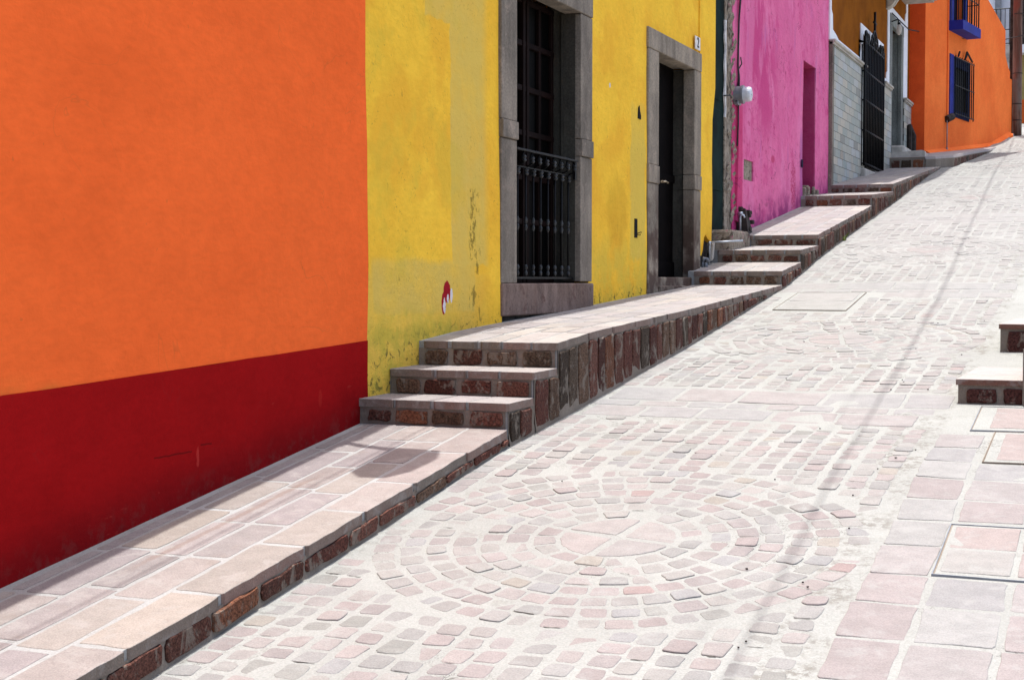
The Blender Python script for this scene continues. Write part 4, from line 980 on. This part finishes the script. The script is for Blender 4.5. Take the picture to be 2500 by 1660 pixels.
# meter and pipe by the orange corner house
t = thing("gas_meter", "small dark meter on a thin pipe at the foot of the bright orange wall", "meter", F9(1.55, .05, 2.75))
mb = MB(); mb.tube([F9(1.50, .05, 2.72), F9(1.50, .05, 3.40)], .013, 6); mb.tube([F9(1.50, .05, 2.72), F9(1.50, .05, 2.83)], .022, 6); mb.build("riser_pipe", "grey_metal", t, smooth=True)
mb = MB(); mb.tube([F9(1.50, .04, 3.42), F9(1.72, .10, 3.50)], .075, 10); mb.build("meter_body", "rusty_black", t)
t = thing("door_gas_valve", "black valve cluster on the tiled pillar beside the ochre house door", "valve", (.1, 30.6, 2.7))
mb = MB(); mb.tube([(.12, 30.9, 2.55), (.12, 30.9, 2.95)], .07, 8); mb.tube([(.10, 30.6, 2.6), (.10, 30.6, 3.12)], .05, 8); mb.tube([(.10, 30.6, 3.1), (.13, 30.95, 2.95)], .05, 8); mb.build("valve_body", "rusty_black", t)
# hanging bulb by the ochre doorway
t = thing("hanging_lamp", "little bare lamp hanging from an iron hook above the ochre house doorway", "lamp", (.2, 28.2, 4.6))
mb = MB(); mb.tube([(0, 28.6, 4.85), (.16, 28.4, 4.86), (.2, 28.3, 4.78)], .012, 5); mb.tube([(.2, 28.3, 4.78), (.2, 28.3, 4.73)], .03, 8); mb.build("hook", "black_iron", t)
mb = MB(); mb.tube([(.2, 28.3, 4.74), (.2, 28.3, 4.68), (.2, 28.3, 4.60), (.2, 28.3, 4.55)], [.03, .05, .045, .015], 8); mb.build("bulb", "cap_stone", t)

# ------------------------------------------------------------------ utility covers
def cover(x0, x1, y0, y1, label, matf, kk, slabs, fn, group=None, gap=.012):
    tones = [(.242, .205, .192), (.236, .226, .212), (.240, .212, .200)] if x0 > 3 else [(.246, .238, .224), (.240, .235, .220)]
    t = thing("utility_cover", label, "cover", ((x0 + x1) / 2, (y0 + y1) / 2, road_z((x0 + x1) / 2, (y0 + y1) / 2)), group)
    fr = MB(); th = .0045
    def sheet(mb, a, b, c_, d, h, mat=0, drop=.03):
        P_ = [fn(a, c_, h), fn(b, c_, h), fn(b, d, h), fn(a, d, h)]; Q = [fn(a, c_, h - drop), fn(b, c_, h - drop), fn(b, d, h - drop), fn(a, d, h - drop)]
        mb.add(P_ + Q, [(0, 1, 2, 3), (0, 1, 5, 4), (1, 2, 6, 5), (2, 3, 7, 6), (3, 0, 4, 7)], mat)
    H = .009
    for (a, b, c_, d) in ((x0, x0 + th, y0, y1), (x1 - th, x1, y0, y1), (x0 + th, x1 - th, y0, y0 + th), (x0 + th, x1 - th, y1 - th, y1)): sheet(fr, a, b, c_, d, H, 0, .02)
    fr.build("metal_rim", "grey_metal" if kk else "riser_mortar", t)
    gp = MB(); sheet(gp, x0 + th, x1 - th, y0 + th, y1 - th, .0045, 0, .01); gp.build("joint_gap", "riser_mortar", t)
    pn = MB(); pn.cur = (.4, .39, .36); i = th + gap; sheet(pn, x0 + i, x1 - i * .8, y0 + i * .6, y1 - i, .007, 0, .006)
    for (a, b, c_, d) in slabs:
        lay(pn, [(a, c_), (b, c_), (b, d), (a, d)], lambda x, y, h: fn(x, y, h + .004), .0055, .003, random.choice(tones), .01, .003, 0, sink=.001)
    pn.build("stone_panel", ["road_mortar", "road_stone"], t, attr=True)
    return t
cover(*LIDS[0], "steel rimmed paved utility cover, the nearest on the right pavement", 0, 1, [(3.53, 3.80, 6.15, 6.44), (3.53, 3.80, 6.465, 6.76), (3.825, 4.08, 6.15, 6.44), (3.825, 4.08, 6.465, 6.76)], pfn, "utility covers on the right pavement", .008)
cover(*LIDS[2], "plain cement utility cover, the middle one on the right pavement", 0, 0, [(3.6, 4.1, 7.95, 8.6)], pfn, "utility covers on the right pavement", .005)
cover(*LIDS[1], "paved utility cover right below the stone steps on the right", 0, 1, [(3.50, 3.95, 8.75, 9.28)], pfn, "utility covers on the right pavement", .007)
cover(1.19, 1.86, 13.5, 14.62, "large rectangular stone cover set in the cobbled road beside the kerb", 0, 0, [(1.23, 1.82, 13.55, 14.03), (1.23, 1.82, 14.06, 14.57)], rfn, None, .002)

# ------------------------------------------------------------------ stone steps on the right
st = MB()
def blockstep(x0, x1, y0, y1, zt, yb_face, n):
    st.cur = (.38, .34, .31)
    zb = road_z(x0, y0) - .1
    st.box(x0, x1, y0, y1, zb, zt - .035, 2)
    f = lambda x, y, h: (x, y, zt + h)
    y = y0
    lay(st, [(x0 - .01, y0 - .012), (x1, y0 - .012), (x1, y0 + .5), (x0 - .01, y0 + .5)], f, .002, .004, (.32, .28, .26), .012, .004, 0, sink=-.035, skirt=(.15, .075, .055))
    lay(st, [(x0 - .01, y0 + .52), (x1, y0 + .52), (x1, y1), (x0 - .01, y1)], f, .002, .004, (.31, .275, .262), .012, .004, 0, sink=-.035, skirt=(.15, .075, .055))
blockstep(3.255, 4.6, 9.445, 12.0, -.600, 0, 3)
riser_m = st
def rr(x0, x1, y, zb, zt, n):
    f = lambda u, v, h: (u, y - h, v); wd = (x1 - x0) / n
    for i in range(n):
        j = lambda: random.uniform(-.004, .004)
        lay(st, [(x0 + wd * i + .02 + j(), zb + .01), (x0 + wd * (i + 1) - .02 + j(), zb + .01), (x0 + wd * (i + 1) - .02 + j(), zt + j()), (x0 + wd * i + .025 + j(), zt + j())], f, .012, .006, (.06, .022, .018), .014, .004, .01, sink=0, mat=3)
rr(3.285, 3.50, 9.445, -.75, -.655, 1); rr(3.50, 4.6, 9.445, -.75, -.655, 4)
blockstep(3.345, 4.6, 11.45, 13.2, -.315, 0, 3); rr(3.375, 3.60, 11.45, -.585, -.365, 1); rr(3.6, 4.6, 11.45, -.585, -.365, 5)
st.box(3.632, 4.6, 9.41, 11.44, -.9, -.41, 2); blk = None
rr(3.65, 3.9, 9.41, -.74, -.45, 1)
o = st.build("stone_steps", ["walk_mortar", "walk_stone", "riser_mortar", "riser_stone"], attr=True)
tag(o, "dark red block steps rising at the right edge of the street", "steps")

# ------------------------------------------------------------------ pole, wires, street lamp above the frame
t = thing("utility_pole", "old wooden utility pole standing at the top of the street beyond the orange corner", "pole", (1.58, 38.75, 3.5))
mb = MB(); mb.tube([(1.585, 38.75, 3.3), (1.575, 38.75, 5.5), (1.56, 38.75, 8), (1.54, 38.75, 11.5)], [.115, .112, .105, .09], 14); mb.build("shaft", "pole_wood", t, smooth=True)
for z in (4.35, 5.1, 3.95, 6.55): mb = MB(); mb.tube([(1.58, 38.75, z), (1.58, 38.75, z + .02)], .119, 14); mb.build("band", "rusty_black", t)
mb = MB(); mb.box(1.35, 1.80, 38.70, 38.76, 10.4, 10.5); mb.box(1.3, 1.4, 38.7, 38.8, 10.5, 10.62); mb.build("crossarm", "pole_wood", t)
mb = MB(); mb.box(1.38, 1.50, 38.85, 39.0, 3.4, 11.0); 
tag(mb.build("iron_post", "rusty_black"), "dark iron post standing just behind the wooden pole", "post")
def wire(name, a, b, sag, r, label, n=40):
    mb = MB(); a, b = Vector(a), Vector(b)
    mb.tube([a + (b - a) * (i / n) - Vector((0, 0, sag * 4 * (i / n) * (1 - i / n))) for i in range(n + 1)], r, 6)
    return tag(mb.build(name, "black_rubber", smooth=True), label, "wire")
# the overhead bundle follows the street; its shadow falls on the cobbles
def shadow_src(x, y, z, H):  # point H metres above a road point, along the sun direction
    k = H / SUN.z; return (x + SUN.x * k, y + SUN.y * k, z + H)
wire("overhead_cable", shadow_src(3.17, 0.0, -2.02, 5.6), shadow_src(1.50, 39.6, 3.6, 6.6), .10, .0085, "thick overhead cable strung along the street above the frame")
wire("overhead_cable", shadow_src(3.00, 0.0, -2.02, 7.0), shadow_src(1.30, 39.6, 3.6, 6.9), .25, .0035, "thin overhead cable strung beside the thick one")
wire("overhead_cable", (.27, 1.5, 2.5), (.25, 8.6, 3.1), .03, .0055, "thin cable strung along the top of the near orange wall")
mb = MB(); pts = [(.02, 28.6, 5.02), (.12, 30.2, 4.95), (.20, 31.5, 5.10), (.45, 32.6, 5.28), (.75, 34.0, 5.31), (1.05, 36.4, 5.53), (1.35, 38.0, 5.85), (1.75, 38.6, 6.02), (2.8, 39.5, 6.9), (5, 41, 9)]
mb.tube(pts, .011, 6); tag(mb.build("sagging_wire", "rusty_black", smooth=True), "thin wire sagging across the bright orange house front to the pole", "wire")
t = thing("street_lamp", "street lamp on a wall arm high on the near orange house", "lamp", (0, 7.75, 2.6))
LH = 3.3; kx, ky = SUN.x / SUN.z * LH, SUN.y / SUN.z * LH
lz = -.95 + LH
mb = MB(); mb.tube([(0, 7.27 + ky, lz - .1), (.3 + kx, 7.24 + ky, lz + .05), (.62 + kx, 7.15 + ky, lz + .02)], .028, 8); mb.box(-.02, .02, 7.2 + ky, 7.34 + ky, lz - .25, lz + .05); mb.build("arm", "grey_metal", t)
mb = MB(); pp = [(.50, 7.22), (.80, 7.20), (.86, 7.05), (.84, 6.78), (.76, 6.64), (.62, 6.62), (.52, 6.72)]
mb.prism([(x_ + kx, y_ + ky, lz - .06) for x_, y_ in pp], (0, 0, .10)); mb.build("lamp_head", "grey_metal", t)
mb = MB(); mb.prism([((x_ - .68) * .8 + .68 + kx, (y_ - 6.92) * .8 + 6.92 + ky, lz - .09) for x_, y_ in pp], (0, 0, .028)); mb.build("lens", "meter_glass", t)

# ------------------------------------------------------------------ houses beyond the corner
h = thing("white_house", "pale white blue house with an iron railed terrace behind the pole", "house", (0, 48, 5))
mb = MB(); mb.box(-6, 1.15, 50, 56, 4, 12, 0, .02); mb.build("wall", "white_wall", h)
mb = MB(); mb.box(-6, .78, 47.5, 50, 4, 7.15); mb.build("terrace_wall", "grey_rubble", h)
mb = MB(); mb.box(.12, .30, 49.8, 49.98, 7.2, 11); mb.build("terrace_column", "grey_metal", h)
mb = MB()
for i in range(14): x_ = -.9 + i * .125; mb.tube([(x_, 47.6, 7.15), (x_, 47.6, 8.25)], .011, 5)
for z in (7.2, 7.62, 8.25): mb.tube([(-.95, 47.6, z), (.78, 47.6, z)], .016, 5)
mb.build("terrace_railing", "black_iron", h)
h = thing("mustard_house", "mustard yellow and orange house partly seen right of the pole", "house", (3, 50, 5))
mb = MB(); mb.box(1.0, 8, 49, 55, 5.65, 7.1); mb.build("wall", "mustard_wall", h)
mb = MB(); mb.box(1.0, 8, 49, 55, 4, 5.65); mb.build("lower_wall", "bright_orange_paint", h)
mb = MB(); mb.box(1.0, 8, 48.8, 55, 7.1, 9.2); mb.build("upper_wall", "rusty_black", h)
mb = MB(); mb.box(.98, 8.1, 48.3, 48.8, 7.0, 7.25); mb.build("balcony_slab", "white_plaster", h)
# weed at the kerb
wd = MB()
for i in range(16):
    a = random.uniform(0, 2 * PI); l = random.uniform(.02, .06); x_, y_ = KX + .03 + random.uniform(-.01, .02), 18.3 + random.uniform(-.05, .05); z = road_z(x_, y_)
    wd.add([(x_, y_, z), (x_ + math.cos(a) * l - .008, y_ + math.sin(a) * l, z + l * 1.5), (x_ + math.cos(a) * l * 1.3, y_ + math.sin(a) * l * 1.3, z + l * 2), (x_ + .012, y_ + .008, z + .01)], [(0, 1, 2, 3)])
tag(wd.build("weed", "leaf_green"), "small green weed growing at the foot of the kerb", "plant")
